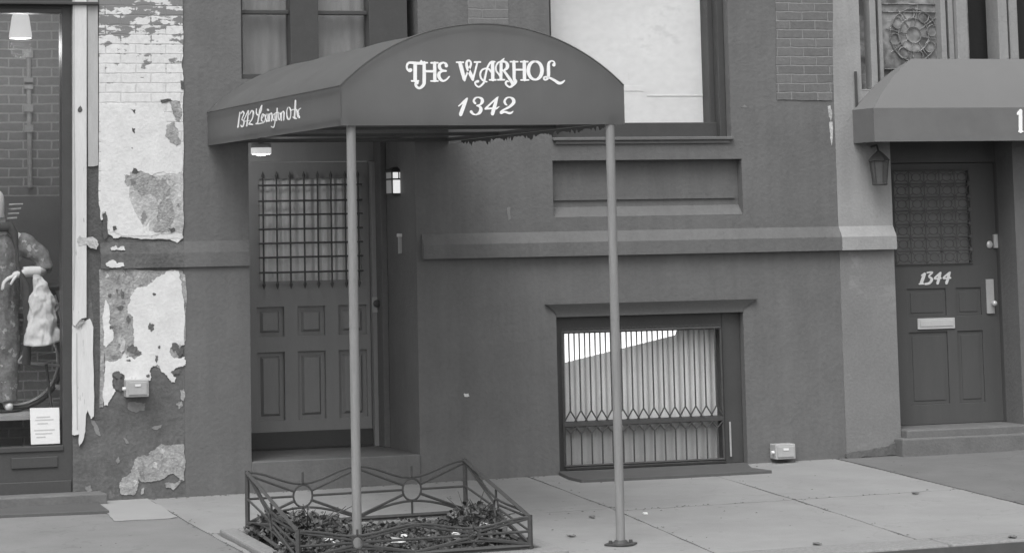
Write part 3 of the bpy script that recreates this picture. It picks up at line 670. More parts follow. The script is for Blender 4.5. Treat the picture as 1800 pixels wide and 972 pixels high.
mb = MB()      # frayed lower hem hanging inside the far valance
rnd = random.Random(3); n = 120; lo = [AZB-rnd.uniform(-.004, .022)*(1+.8*math.sin(i*.35)) for i in range(n+1)]
for i in range(n):
    ya, yc = AY+.3+(-.3-AY-.3)*i/n, AY+.3+(-.3-AY-.3)*(i+1)/n; x = AX1-.009
    mb.face([(x, ya, AZB+.015), (x, yc, AZB+.015), (x, yc, lo[i+1]), (x, ya, lo[i])])
mb.build('frayed_hem', M['dark'], aw)
to = lambda u, v: W(u, v, AY)
A = [  # THE
 [(342, 235, 85), (342, 665, 85)], [(255, 666, 42), (420, 666, 42)],
 [(225, 400, 95), (205, 425, 62), (150, 375, 50), (138, 300, 45), (180, 228, 55), (260, 222, 62), (400, 235, 70), (540, 232, 70)],
 [(487, 160, 20), (492, 225, 105)], [(560, 220, 78), (562, 640, 80), (545, 760, 75), (450, 842, 60), (375, 805, 58), (350, 745, 60), (390, 712, 74)],
 [(530, 226, 42), (635, 222, 42)], [(570, 430, 58), (820, 430, 58)], [(818, 230, 76), (822, 660, 80)], [(728, 224, 42), (895, 224, 42)], [(728, 668, 42), (895, 668, 42)],
 [(1102, 298, 82), (1085, 245, 55), (1020, 222, 46), (945, 262, 70), (938, 340, 78), (990, 402, 55), (1092, 420, 44)],
 [(1092, 424, 44), (990, 432, 52), (925, 485, 76), (922, 560, 80), (962, 632, 70), (1030, 665, 48), (1110, 630, 38), (1170, 562, 34)]]
mb = MB(); strokes(mb, A, 705, 95, 13.89, to, (0, -.003, 0))
B = [[(185, 225, 88), (240, 430, 92), (290, 630, 70), (292, 670, 25)], [(100, 212, 42), (268, 212, 42)],
 [(295, 650, 40), (345, 520, 40), (400, 410, 45), (440, 310, 48), (452, 225, 46), (400, 165, 48), (350, 215, 56), (352, 300, 66), (400, 420, 88), (455, 530, 88), (498, 630, 66)],
 [(500, 650, 40), (555, 430, 42), (608, 220, 42)], [(535, 207, 42), (680, 205, 42)],
 [(980, 215, 80), (985, 640, 80)], [(905, 640, 42), (1060, 640, 42)],
 [(1040, 197, 34), (955, 200, 46), (895, 265, 44), (850, 360, 44), (810, 520, 46), (785, 640, 50), (755, 725, 46), (650, 810, 40), (572, 765, 40), (560, 700, 48), (622, 675, 66)],
 [(775, 680, 42), (700, 600, 42), (680, 500, 42), (722, 400, 42), (820, 362, 42), (900, 390, 46), (965, 480, 38)], [(770, 668, 44), (838, 688, 36)]]
strokes(mb, B, 795, 95, 13.89, to, (0, -.0034, 0))
C = [[(208, 190, 66), (205, 600, 66)], [(130, 612, 40), (285, 612, 40)], [(282, 105, 14), (235, 170, 62)],
 [(235, 180, 36), (140, 210, 36), (88, 300, 36), (92, 400, 38), (140, 465, 40), (190, 540, 40)],
 [(235, 182, 44), (310, 200, 56), (354, 265, 76), (345, 335, 72), (290, 385, 44), (225, 395, 40)], [(270, 400, 50), (400, 580, 68), (480, 700, 76)],
 [(505, 190, 70), (512, 400, 70), (515, 590, 68), (545, 650, 76), (490, 725, 66), (415, 782, 44), (340, 742, 44), (315, 685, 46), (350, 645, 44), (388, 662, 18)],
 [(425, 190, 38), (595, 190, 38)], [(520, 376, 46), (740, 376, 46)], [(750, 190, 75), (757, 612, 75)], [(665, 190, 38), (832, 190, 38)], [(672, 618, 38), (850, 618, 38)],
 [(1005+160*math.sin(t*math.pi/10), 395-213*math.cos(t*math.pi/10), 48+34*abs(math.sin(t*math.pi/10))) for t in range(21)],
 [(1440, 262, 84), (1465, 240, 34), (1440, 188, 34), (1380, 172, 36), (1325, 225, 56), (1315, 350, 74), (1318, 510, 68), (1290, 590, 48), (1230, 612, 42), (1205, 572, 42), (1240, 545, 40), (1335, 565, 48), (1450, 622, 58), (1560, 690, 68), (1640, 675, 50), (1700, 622, 14)]]
strokes(mb, C, 865, 95, 13.33, to, (0, -.0038, 0))
Dg = [[(160, 412, 22), (300, 290, 52), (392, 200, 34)], [(378, 215, 56), (300, 400, 90), (216, 630, 88)],
 [(600, 335, 58), (562, 275, 52), (600, 200, 46), (680, 176, 32), (765, 212, 70), (788, 290, 80), (735, 365, 44), (640, 392, 28)],
 [(640, 392, 40), (715, 420, 60), (752, 490, 86), (715, 580, 76), (620, 632, 36), (535, 605, 58), (492, 555, 80)],
 [(1205, 165, 22), (1165, 230, 64), (1110, 420, 88), (1055, 612, 88)], [(1185, 185, 44), (1000, 350, 42), (870, 478, 46)],
 [(862, 480, 48), (950, 470, 50), (1050, 468, 50), (1150, 470, 48), (1232, 418, 14)],
 [(1440, 384, 22), (1392, 340, 60), (1378, 270, 54), (1425, 200, 46), (1512, 176, 34), (1600, 228, 78), (1612, 320, 80), (1500, 430, 62), (1340, 510, 44), (1285, 575, 84)],
 [(1285, 580, 80), (1380, 560, 58), (1500, 592, 60), (1560, 578, 46), (1600, 540, 18)]]
strokes(mb, Dg, 795, 160, 15, to, (0, -.0042, 0))
mb.build('front_lettering', M['letters'], fp, fix=False)
E_ = [[(170, 385, 30), (145, 540, 34), (118, 750, 44)], [(195, 420, 24), (235, 365, 34), (262, 430, 34), (215, 560, 24), (262, 600, 32), (258, 690, 34), (215, 738, 44), (190, 700, 22)],
 [(365, 345, 24), (300, 500, 26), (262, 600, 26), (400, 585, 22)], [(378, 340, 28), (335, 720, 38)],
 [(405, 440, 22), (455, 345, 32), (492, 400, 38), (475, 530, 32), (390, 670, 36), (440, 675, 46), (478, 690, 34)],
 [(572, 300, 22), (566, 400, 28), (610, 455, 36), (680, 370, 30), (704, 215, 26)], [(700, 215, 24), (655, 330, 42), (628, 500, 40), (600, 630, 32), (560, 665, 36), (650, 660, 36), (752, 640, 24)],
 [(695, 545, 22), (742, 470, 24), (722, 425, 22), (692, 500, 28), (694, 590, 28), (745, 615, 24)], [(770, 440, 24), (815, 615, 28)], [(815, 430, 24), (768, 620, 24)],
 [(852, 430, 30), (848, 610, 30)], [(845, 325, 56), (860, 335, 56)], [(888, 425, 28), (884, 610, 28)], [(888, 470, 20), (925, 405, 26), (945, 460, 28), (940, 600, 28)],
 [(1015, 420, 24), (970, 460, 24), (972, 560, 24), (1010, 575, 24)], [(1022, 420, 28), (1018, 650, 26), (985, 750, 34), (925, 728, 22)],
 [(1075, 285, 32), (1058, 590, 34)], [(1032, 405, 26), (1112, 388, 26)], [(1130+26*math.sin(t*math.pi/6), 485-88*math.cos(t*math.pi/6), 24) for t in range(13)],
 [(1180, 390, 28), (1176, 590, 28)], [(1180, 430, 20), (1215, 362, 26), (1240, 410, 30), (1234, 580, 30)],
 [(1355+50*math.sin(t*math.pi/8), 412-150*math.cos(t*math.pi/8), 26+10*(t in (6, 7, 8, 9, 10))) for t in range(17)], [(1400, 350, 26), (1460, 320, 28), (1560, 318, 28)],
 [(1520, 100, 44), (1510, 300, 44), (1495, 530, 40)], [(1455, 500, 24), (1500, 530, 40), (1550, 540, 26)], [(1550, 330, 34), (1580, 500, 34), (1600, 400, 26)], [(1655, 285, 20), (1600, 330, 30), (1585, 430, 32), (1615, 520, 44)]]
mb = MB(); strokes(mb, E_, 410, 170, 13.85, lambda u, v: WX(u, v, AX0), (-.0018, 0, 0), .82)
mb.build('side_lettering', M['letters'], sv, fix=False)
# poles
for px, dy in ((618, .05), (1074, .03)):
    X_ = W(px, 300, AY+dy).x; yp = AY+dy
    pg = thing('pole', 'x', 'pole', (X_, yp, gz(X_, yp))) if False else None
    mb = MB(); mb.tube([(X_, yp, gz(X_, yp)), (X_, yp, 1.0), (X_, yp, AZB+.06)], .0275, 20)
    mb.tube([(X_, yp, 1.235), (X_, yp, 1.262)], .0285, 20)
    po = mb.build('pole', M['pole'], aw, smooth=True)
    mb = MB(); n = 14; z = gz(X_, yp)
    mb.poly([(X_+.085*math.cos(i*2*math.pi/n)*(1.25 if i % 7 == 0 else 1), yp+.085*math.sin(i*2*math.pi/n), z+.012) for i in range(n)], (0, 0, -.011))
    for dx_ in (-.065, .065): mb.tube([(X_+dx_, yp, z), (X_+dx_, yp, z+.03)], .012, 6)
    mb.tube([(X_, yp, z+.01), (X_, yp, z+.03)], [.05, .034], 16)
    mb.build('base_plate', M['black'], po, bevel=.002)

# ------------------------------------------------------------------ small fittings at the entrance
c = W(459, 265, .30)
t = thing('ceiling_light', 'round white ceiling light in the entrance above the grilled door', 'lamp', (c.x, .30, c.z))
mb = MB(); mb.lathe([(.06, .05), (.07, .045), (.074, .03), (.074, .02)], c, 24); mb.lathe([(.02, .05), (.02, dr[3]-c.z)], c, 8); mb.build('lamp_base', M['steel'], t, smooth=True)
mb = MB(); mb.lathe([(.03, -.036), (.035, -.03), (.068, -.028), (.074, -.022), (.074, .02)], c, 24); mb.build('lamp_glass', M['glow3'], t, smooth=True)
pl = bpy.data.lights.new('ceiling_glow', 'POINT'); pl.energy = 3.5; pl.shadow_soft_size = .07; po_ = bpy.data.objects.new('bulb', pl); COL.objects.link(po_); po_.parent = t; po_.location = (0, 0, -.06)
Y0 = .36; a = W(689, 301, Y0); b = W(713, 341, Y0); d = .15
t = thing('wall_lantern', 'square white glass wall lantern inside the dark entrance recess', 'lantern', ((a.x+b.x)/2, Y0+d/2, b.z))
mb = MB(); s_ = .009; zmid = W(700, 315, Y0).z; xm = (a.x+b.x)/2
for x in (a.x, b.x):
    for y in (Y0, Y0+d): mb.box(x-s_/2, x+s_/2, y-s_/2, y+s_/2, b.z, a.z)
for z in (b.z, zmid, a.z-.003): rect_frame(mb, a.x-s_/2, b.x+s_/2, z-.001, z+.0009, .0009, Y0, Y0+d) if False else [mb.box(a.x-s_/2, b.x+s_/2, Y0-.0055, Y0+.0045, z-.006, z+.006), mb.box(a.x-.0052, a.x+.0048, Y0+.0046, Y0+d-.0046, z-.006, z+.006)]
mb.box(xm-.004, xm+.004, Y0-.005, Y0+.004, zmid+.0061, a.z-.0091)
mb.hexa([(a.x-.012, Y0-.012, a.z+.004), (b.x+.012, Y0-.012, a.z+.004), (b.x+.012, Y0+d+.012, a.z+.004), (a.x-.012, Y0+d+.012, a.z+.004), (a.x+.03, Y0+.05, a.z+.03), (b.x-.03, Y0+.05, a.z+.03), (b.x-.03, Y0+d-.05, a.z+.03), (a.x+.03, Y0+d-.05, a.z+.03)])
mb.box(b.x+.006, dr[1]+.001, Y0+.05, Y0+.09, zmid-.02, zmid+.02)
mb.build('lantern_frame', M['dark'], t)
mb = MB(); mb.face([(a.x, Y0, b.z), (b.x, Y0, b.z), (b.x, Y0, a.z), (a.x, Y0, a.z)]); mb.build('front_glass', lampmat('lantern_front_glass', .8, .42), t)
mb = MB(); mb.face([(a.x, Y0, b.z), (a.x, Y0+d, b.z), (a.x, Y0+d, a.z), (a.x, Y0, a.z)]); mb.face([(a.x, Y0+d, b.z), (b.x, Y0+d, b.z), (b.x, Y0+d, a.z), (a.x, Y0+d, a.z)]); mb.build('side_glass', M['glow2'], t)
a = W(703, 412, .36); b = W(701, 446, .36)
t = thing('intercom', 'thin upright intercom strip with a bright top on the right reveal of the dark entrance', 'intercom', (dr[1]-.03, .36, b.z))
mb = MB(); mb.box(a.x-.012, a.x+.012, .345, .375, b.z, a.z-.02); mb.box(a.x+.012, dr[1]+.002, .355, .37, (a.z+b.z)/2-.01, (a.z+b.z)/2+.01); mb.build('panel', M['steel'], t, bevel=.003)
mb = MB(); mb.box(a.x-.02, a.x+.026, .335, .38, a.z-.0195, a.z+.006); mb.build('cap', M['white'], t, bevel=.004)
def ebox(px0, py0, px1, py1, label, y=-.09, pipe=None):
    a = W(px0, py0, y); b = W(px1, py1, y)
    t = thing('electrical_box', label, 'utility box', ((a.x+b.x)/2, y/2, b.z))
    m_ = MB(); m_.box(a.x, b.x, y, .0-.0005, b.z, a.z); bd = m_.build('box', M['steel'], t, bevel=.006)
    m_ = MB(); m_.box(a.x+.015, b.x-.015, y-.008, y-.0003, b.z+.015, a.z-.015); m_.build('cover', M['steel'], t, bevel=.004)
    m_ = MB(); m_.box(a.x+.06, b.x-.06, y-.012, y-.0083, a.z-.045, a.z-.03)
    m_.build('label_plate', M['paper'], t); m_ = MB(); m_.tube([(a.x-.02, y+.03, a.z-.06), (a.x-.0003, y+.03, a.z-.06)], .012, 8); m_.build('conduit_stub', M['paper'], t)
ebox(222, 668, 262, 697, 'small grey utility box on the peeling white shop pier')
ebox(1363, 781, 1399, 806, 'small grey utility box low on the dark wall right of the barred basement window', y=-.10)

# ------------------------------------------------------------------ right neighbour
nb = thing('neighbour_house', 'pale grey pilaster and dark recessed entrance of the neighbouring house on the right', 'building', (10.5, .3, 0))
NX0 = XR+.001; NX1 = 15.5
wd = (xb(1511, 60), xb(1868, 60), Z(160, 1600), 4.5)
dd = (xb(1574, 520), xb(1790, 520), -.3, Z(240, 1680))
pil = MB(); wallgrid(pil, NX0, dd[0], -.3, TOP, -.003, .45, [(wd[0], dd[0]+1, wd[2], wd[3])]); pil.build('pilaster', M['wallhi'], nb)
mb = MB(); mb.box(NX0+.001, dd[0]-.001, -.006, -.0035, -.3, zl-.001); mb.build('pilaster_base', gm('stained_stucco', .20, var=.12, scale=2.5, bump=.3, blot=.4, blotv=.24, blots=2), nb)
mb = MB(); wallgrid(mb, dd[0]+.0005, NX1, -.3, TOP, 0, .44, [wd, (dd[0]-1, dd[1], dd[2], dd[3])]); mb.build('wall', M['wall'], nb)
belt(NX0, dd[0]-.001, M['wallhi'], nb, p=.058)
mb = MB(); P = jag([(1489, 806), (1488, 798), (1530, 790), (1560, 785), (1592, 772), (1596, 797), (1550, 801)], 2, 3, seed=4)
mb.poly([W(a_, b_, -.03) for a_, b_ in P], (0, .026, 0)); mb.build('broken_footing', M['bare'], nb)
mb = MB(); zs_ = Z(752, 1690, -.12); mb.box(dd[0]-.06, NX1, -.14, 0-.001, -.3, zs_-.06); mb.box(dd[0]+.002, dd[1]-.002, -.1, .36, -.3, zs_)
mb.build('doorstep', M['wallmid'], nb, bevel=.012)
DY = .30
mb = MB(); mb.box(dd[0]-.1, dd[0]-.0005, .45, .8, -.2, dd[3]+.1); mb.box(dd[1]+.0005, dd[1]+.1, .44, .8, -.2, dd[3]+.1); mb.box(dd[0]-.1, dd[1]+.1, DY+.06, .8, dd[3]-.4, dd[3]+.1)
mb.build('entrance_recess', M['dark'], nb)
ddx0, ddx1 = dd[0]+.001, xb(1768, 520, DY); ddt = Z(287, 1650, DY)
mb = MB(); mb.box(dd[0]+.001, dd[1]-.001, DY-.04, DY+.05, ddt+.003, dd[3]); mb.box(ddx1+.004, dd[1]-.001, DY-.05, DY+.05, zs_+.001, ddt); mb.build('door_frame', M['door2'], nb, bevel=.004)
gg = (xb(1572, 400, DY), xb(1706, 400, DY), Z(464, 1640, DY), Z(300, 1640, DY))
pp = [(xb(a_, 600, DY), xb(b_, 600, DY), Z(d_, 1650, DY), Z(c_, 1650, DY)) for a_, b_, c_, d_ in ((1598, 1666, 507, 556), (1684, 1728, 507, 556), (1598, 1666, 583, 710), (1684, 1728, 583, 710))]
mb = MB(); wallgrid(mb, ddx0, ddx1, zs_+.002, ddt, DY, .045, pp+[gg]); D2 = mb.build('front_door', M['door2'], nb, bevel=.003)
mb = MB()
for (a_, b_, c_, d_) in pp:
    mb.box(a_-.001, b_+.001, DY+.012, DY+.03, c_-.001, d_+.001); mb.box(a_+.03, b_-.03, DY+.006, DY+.0119, c_+.03, d_-.03)
mb.build('door_panels', M['door2'], D2, bevel=.003)
mb = MB(); mb.box(gg[0], gg[1], DY+.03, DY+.034, gg[2], gg[3]); mb.build('door_glass', M['glass2'], D2)
mb = MB(); mb.box(gg[0], gg[1], DY+.045, DY+.05, gg[2], gg[3]); mb.build('door_curtain', M['curtain'], D2)
# ornamental cast lattice over the glass
mb = MB(); YL = DY-.012; nx, nz = 5, 7
cw, ch = (gg[1]-gg[0])/nx, (gg[3]-gg[2])/nz
for i in range(nx+1): mb.bar((gg[0]+i*cw, YL, gg[2]), (gg[0]+i*cw, YL, gg[3]), .007)
for j in range(nz+1): mb.bar((gg[0], YL-.002, gg[2]+j*ch), (gg[1], YL-.002, gg[2]+j*ch), .007)
for i in range(nx):
    for j in range(nz):
        c_ = Vector((gg[0]+(i+.5)*cw, YL, gg[2]+(j+.5)*ch)); q = [0, math.pi/2, math.pi, 3*math.pi/2]
        mb.tube([c_+Vector((cw*.30*math.cos(t_*math.pi/6), 0, ch*.30*math.sin(t_*math.pi/6))) for t_ in range(12)], .0035, 5, close=True)
        for sx_, sz_ in ((1, 1), (-1, 1), (1, -1), (-1, -1)):
            mb.tube([c_+Vector((sx_*cw*.2, 0, sz_*ch*.2)), c_+Vector((sx_*cw*.36, 0, sz_*ch*.26)), c_+Vector((sx_*cw*.5, 0, sz_*ch*.5))], .0035, 5)
for i in range(1, nx+1):
    for j in range(1, nz):
        mb.ellipsoid((gg[0]+i*cw-(.01 if i == nx else 0), YL-.004, gg[2]+j*ch), .016, .007, .016, 8, 6)
mb.build('door_lattice', M['fingl'], D2)
mb = MB(); strokes(mb, [[(150, 150, 16), (195, 130, 36)], [(193, 130, 40), (172, 190, 42), (148, 255, 40)], [(120, 266, 20), (180, 262, 20)],
  [(228, 112, 20), (300, 106, 22), (255, 160, 24), (292, 200, 36), (262, 252, 32), (205, 266, 28)],
  [(412, 112, 24), (330, 192, 22), (415, 186, 24)], [(405, 120, 34), (390, 190, 36), (370, 256, 36)],
  [(540, 108, 24), (450, 186, 22), (546, 182, 24)], [(532, 118, 34), (515, 190, 36), (492, 254, 36)]], 1600, 465, 7.78, lambda u, v: W(u, v, DY), (0, -.004, 0))
mb.build('door_numerals', gm('painted_numerals', .75, var=.1, scale=40, bump=0), D2, fix=False)
mb = MB(); a = W(1613, 560, DY-.012); b = W(1679, 577, DY-.012); mb.box(a.x, b.x, DY-.014, DY-.0005, b.z, a.z); mb.box(a.x+.02, b.x-.02, DY-.020, DY-.0143, b.z+.02, a.z-.015); mb.build('mail_slot', M['brass'], D2, bevel=.003)
mb = MB(); a = W(1733, 491, DY-.012); b = W(1749, 551, DY-.012); mb.box(a.x, b.x, DY-.014, DY-.0005, b.z, a.z); hp = mb.build('handle_plate', M['steel'], D2, bevel=.003)
mb = MB(); c_ = W(1746, 533, DY-.03); mb.ellipsoid((c_.x, DY-.05, c_.z), .022, .02, .022); mb.tube([(c_.x, DY-.04, c_.z), (c_.x, DY-.01, c_.z)], .01, 8); mb.build('door_knob', M['brass'], hp, smooth=True)
mb = MB(); c_ = W(1740, 430, DY-.012); mb.ellipsoid((c_.x, DY-.008, c_.z), .027, .012, .03); mb.build('lock', M['brass'], D2, smooth=True)
mb = MB(); a = W(1748, 412, DY-.03); b = W(1757, 436, DY-.03); mb.box(a.x, b.x, DY-.03, DY-.0005, b.z, a.z); mb.build('latch', M['brass'], D2, bevel=.003)
mb = MB(); a = W(1759, 364, DY-.02); b = W(1761, 434, DY-.02); mb.tube([a, b], .005, 6); c_ = W(1755, 379, DY-.03); mb.ellipsoid(c_, .014, .012, .014); mb.build('chime_rod', M['brass'], D2)
# ornamental window above
mb = MB(); wy = .10
for (pa, pb, ya, yb_) in ((1530, 1541, .02, .16), (1545, 1552, .06, .16), (1655, 1664, .03, .16), (1668, 1677, .05, .16), (1683, 1702, .01, .2), (1756, 1772, .01, .2), (1775, 1790, .04, .2)):
    mb.box(X(pa, 60, ya), X(pb, 60, ya), ya, yb_, wd[2]+.012, 4.49)
mb.box(wd[0]+.001, wd[1]-.001, .005, .2, wd[2]+.0005, wd[2]+.012)
WN = mb.build('window', M['wallhi'], nb, bevel=.006)
mb = MB(); mb.box(X(1511, 60, .12), X(1703, 60, .12), .12, .125, wd[2]+.0121, 4.49)
def stained():
    m = bpy.data.materials.new('mottled_leaded_glass'); m.use_nodes = True; n = m.node_tree.nodes; L = m.node_tree.links; b = n['Principled BSDF']
    tc = n.new('ShaderNodeTexCoord'); v = n.new('ShaderNodeTexVoronoi'); v.inputs['Scale'].default_value = 14; L.new(tc.outputs['Object'], v.inputs[0])
    ns = n.new('ShaderNodeTexNoise'); ns.inputs['Scale'].default_value = 9; ns.inputs['Detail'].default_value = 5; L.new(tc.outputs['Object'], ns.inputs[0])
    r = n.new('ShaderNodeMapRange'); r.inputs[1].default_value = .35; r.inputs[2].default_value = .65; r.inputs[3].default_value = .10; r.inputs[4].default_value = .36; L.new(ns.outputs[0], r.inputs[0])
    r2 = n.new('ShaderNodeMapRange'); r2.inputs[3].default_value = .8; r2.inputs[4].default_value = 1.25; L.new(v.outputs['Color'], r2.inputs[0])
    mu = n.new('ShaderNodeMath'); mu.operation = 'MULTIPLY'; L.new(r.outputs[0], mu.inputs[0]); L.new(r2.outputs[0], mu.inputs[1]); L.new(mu.outputs[0], b.inputs['Base Color'])
    b.inputs['Roughness'].default_value = .35; return m
mb.build('leaded_glass', stained(), WN)
mb = MB(); c0 = W(1606, 62, .11); k = 1/205
for r_ in (13, 27, 42): mb.tube([c0+Vector((r_*k*math.cos(i*math.pi/12), 0, r_*k*math.sin(i*math.pi/12))) for i in range(24)], .005, 5, close=True)
for i in range(8):
    an = i*math.pi/4+.2; c_ = c0+Vector((34*k*math.cos(an), 0, 34*k*math.sin(an)))
    mb.tube([c_+Vector((9*k*math.cos(j*math.pi/6), 0, 9*k*math.sin(j*math.pi/6))) for j in range(12)], .0045, 5, close=True)
    mb.tube([c0+Vector((13*k*math.cos(an+.4), 0, 13*k*math.sin(an+.4))), c0+Vector((50*k*math.cos(an+.4), 0, 50*k*math.sin(an+.4)))], .004, 5)
for z in (Z(122, 1600, .11), Z(22, 1600, .11), Z(8, 1600, .11)): mb.bar((X(1552, 60, .11), .11, z), (X(1655, 60, .11), .11, z), .008)
mb.build('lead_cames', gm('lead', .17, rough=.6, var=.4, scale=20, chips=.45, chipv=.30), WN)
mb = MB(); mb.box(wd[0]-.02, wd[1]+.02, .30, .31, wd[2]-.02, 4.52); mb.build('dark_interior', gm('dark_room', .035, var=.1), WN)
# its awning
by = -.34; zt2 = W(1650, 104).z; zsh = W(1600, 190, by).z; zbt = W(1600, 249, by).z
bx0, bx1 = W(1500, 250).x, 12.0; ins = W(1602, 108).x-bx0
a2 = thing('door_awning', 'shallow grey canvas awning with hipped end over the neighbouring door on the right', 'awning', ((bx0+bx1)/2, by/2, zbt))
mb = MB(); n = 14
def rp(t_, e):         # roof profile: 0 front edge, 1 wall ; slightly domed
    q_ = t_+.10*math.sin(t_*math.pi); y = by*(1-t_); z = zsh+(zt2-zsh)*q_; x = bx0+ins*t_ if e == 0 else bx1-ins*t_
    return Vector((x, y-.004, z))
for i in range(n):
    t0, t1 = i/n, (i+1)/n; A0, A1, B0, B1 = rp(t0, 0), rp(t1, 0), rp(t0, 1), rp(t1, 1)
    mb.face([A0, B0, B1, A1])
    mb.face([A0, A1, Vector((A1.x, -.004, A1.z)), Vector((A0.x, -.004, A0.z))]); mb.face([B0, B1, Vector((B1.x, -.004, B1.z)), Vector((B0.x, -.004, B0.z))])
mb.build('canopy', gm('faded_canvas', .175, rough=.85, var=.05, scale=2, bump=.1, bscale=400, spec=.1), a2, smooth=True)
mb = MB(); mb.box(bx0, bx1, by-.004, by+.001, zbt, zsh); mb.box(bx0, bx0+.005, by+.0015, -.003, zbt, zsh); mb.box(bx1-.005, bx1, by+.0015, -.003, zbt, zsh)
vl = mb.build('valance', M['valance'], a2)
mb = MB(); strokes(mb, [[(1195, 650, 14), (1206, 638, 16)], [(1210, 632, 20), (1211, 750, 20)], [(1200, 750, 9), (1223, 750, 9)]], 1420, 0, 3.24, lambda u, v: W(u, v, by-.004), (0, -.004, 0)); mb.build('valance_numeral', M['letters'], vl, fix=False)
mb = MB()
for x in (bx0+.03, 10.6, bx1-.03): mb.tube([(x, -.02, zt2-.1), (x, -.02, zbt+.02), (x, by+.02, zbt+.02)], .012, 6)
mb.tube([(bx0+.02, by+.02, zbt+.02), (bx1-.02, by+.02, zbt+.02)], .012, 6); mb.build('frame', M['dark'], a2)
a = W(1545, 283, -.12)
t = thing('hanging_lantern', 'small dim lantern on the pale pilaster under the neighbouring awning', 'lantern', (a.x, -.12, a.z-.17))
mb = MB(); mb.lathe([(.085, .0), (.06, .03), (.03, .06), (.012, .075)], a, 6); mb.lathe([(.05, -.185), (.058, -.18), (.058, -.172), (.05, -.17)], a, 6)
for i in range(6):
    an = 2*math.pi*(i+.5)/6; mb.tube([a+Vector((.07*math.cos(an), .07*math.sin(an), 0)), a+Vector((.052*math.cos(an), .052*math.sin(an), -.172))], .005, 4)
mb.tube([a+Vector((0, 0, .07)), a+Vector((0, .03, .12)), a+Vector((0, .115, .11))], .008, 6); mb.build('lantern_frame', M['dark'], t)
mb = MB(); mb.lathe([(.064, -.004), (.047, -.168)], a, 6); mb.build('lantern_glass', gm('dusty_glass', .12, rough=.2, var=.1), t)

# ------------------------------------------------------------------ shop on the left
shop = thing('corner_shop', 'old shop front with a display window and a pier of peeling white paint', 'building', (2.0, .3, 0))
SX0 = -4.0; wl_, wr_ = -1.6, xb(109, 400, .03)
zt0, zb0 = Z(24, 60, .03), Z(784, 60, .03)
PXL = xb(127, 500)
# pier (bare render core)
mb = MB(); mb.box(PXL, XL-.001, .0, .45, -.3, TOP); mb.build('pier', M['bare'], shop)
mb = MB(); wallgrid(mb, SX0, PXL-.001, -.3, TOP, .012, .12, [(wl_, wr_, zb0, zt0)]); fs = mb.build('shop_front', M['dark'], shop)
mb = MB(); mb.box(SX0, xb(172, 5), -.05, .01, Z(8, 60, -.05), Z(8, 60, -.05)+.02) ; 
mb.box(wl_, wr_, .0, .0119, zb0-.035, zb0); mb.box(wl_, wr_, .0, .0118, zt0, zt0+.03); mb.build('window_frame', M['dark'], shop, bevel=.004)
mb = MB(); mb.box(SX0, PXL-.01, -.002, .0117, -.2, .14); mb.box(xb(20, 830), xb(102, 830), -.0, .0116, zb0-.62*(zb0-.14), zb0-.07); mb.build('bulkhead', M['dark'], shop, bevel=.006)
mb = MB(); mb.box(wl_, wr_, .05, .056, zb0, zt0); mb.build('shop_glass', M['glass_shop'], shop)
# interior
IX1, IY = 5.0, 1.5; zfl = Z(722, 50, .6)
mb = MB(); mb.box(SX0, IX1, IY, IY+.1, zfl-.5, TOP-2.2); mb.build('interior_brick', M['shop_brick'], shop)
mb = MB(); mb.box(SX0, xb(330), .14, IY-.001, zfl-.03, zfl); mb.build('display_floor', gm('display_floor', .36, var=.08, scale=5), shop)
mb = MB(); mb.box(SX0, xb(330), .46, IY-.001, 3.9, 3.95); mb.box(xb(330), xb(330)+.05, .46, IY-.001, zfl, 3.9); mb.box(SX0, SX0+.05, .14, IY, zfl, 3.9); mb.build('interior_lining', M['inner'], shop)
mb = MB(); mb.box(xb(60, 600, 1.2)-.6, xb(95, 600, 1.2)+.1, 1.2, 1.3, Z(560, 60, 1.2), Z(345, 60, 1.2)); mb.build('display_board', gm('dim_board', .15, var=.1), shop)
mb = MB(); c_ = W(50, 90, 1.46); e_ = W(53, 330, 1.46)
mb.tube([c_, e_], .02, 8)
for v in (95, 143, 150, 190, 226): q = W(50, v, 1.43); mb.box(q.x-.035, q.x+.035, 1.42, 1.44, q.z-.03, q.z+.025)
mb.build('reflected_light_strip', gm('pale_reflection', .36, var=.2), shop, bevel=.003)  # pale tube and tabs stand in for a reflected column of light
# boards, pipe and paint on the pier
mb = MB(); mb.poly([W(a_, b_, -.028) for a_, b_ in [(128.5, -300), (128.5, 570), (132, 574), (137, 566), (143, 560), (152, 558), (152.5, -300)]], (0, .027, 0)); mb.build('upper_board', M['board'], shop)
P = [(127.5, 571), (131, 575), (136, 567), (142, 561), (150, 566), (158, 560), (164, 575), (165, 660), (165, 731), (160, 736), (154, 720), (151, 731), (150, 758), (144, 778), (140, 784), (139, 762), (134, 764), (127.5, 764)]
mb = MB(); mb.poly([W(a_, b_, -.020) for a_, b_ in jag(P, 1.2, 2, seed=8)], (0, .019, 0)); mb.build('lower_board', M['board'], shop)
patch('board_seam', [(134, 585), (136, 585), (137, 755), (135, 755)], -.022, .0015, M['board2'], shop, .6, 2)
patch('board_edge', [(129, -200), (132, -200), (131, 200), (133, 400), (130, 545), (128.6, 545)], -.030, .0015, M['board2'], shop, .6, 2)
patch('stain', [(133, 575), (140, 563), (148, 561), (151, 566), (144, 570), (138, 577)], -.031, .002, M['plaster'], shop, 1.5, 5)
patch('stain', [(135, 420), (140, 414), (152, 418), (163, 416), (172, 424), (170, 438), (160, 437), (152, 430), (138, 432)], -.031, .002, M['plaster2'], shop, 2, 6)
mb = MB(); mb.poly([W(a_, b_, -.014) for a_, b_ in jag([(153.5, -300), (173, -300), (172.5, 291), (155, 293)], 1, 4, seed=2)], (0, .013, 0)); mb.build('grey_board', M['board2'], shop)
patch('board_tip', [(137, 192), (141, 186), (145, 193), (143, 197), (138, 197)], -.031, .002, M['hole'], shop, 1, 4)
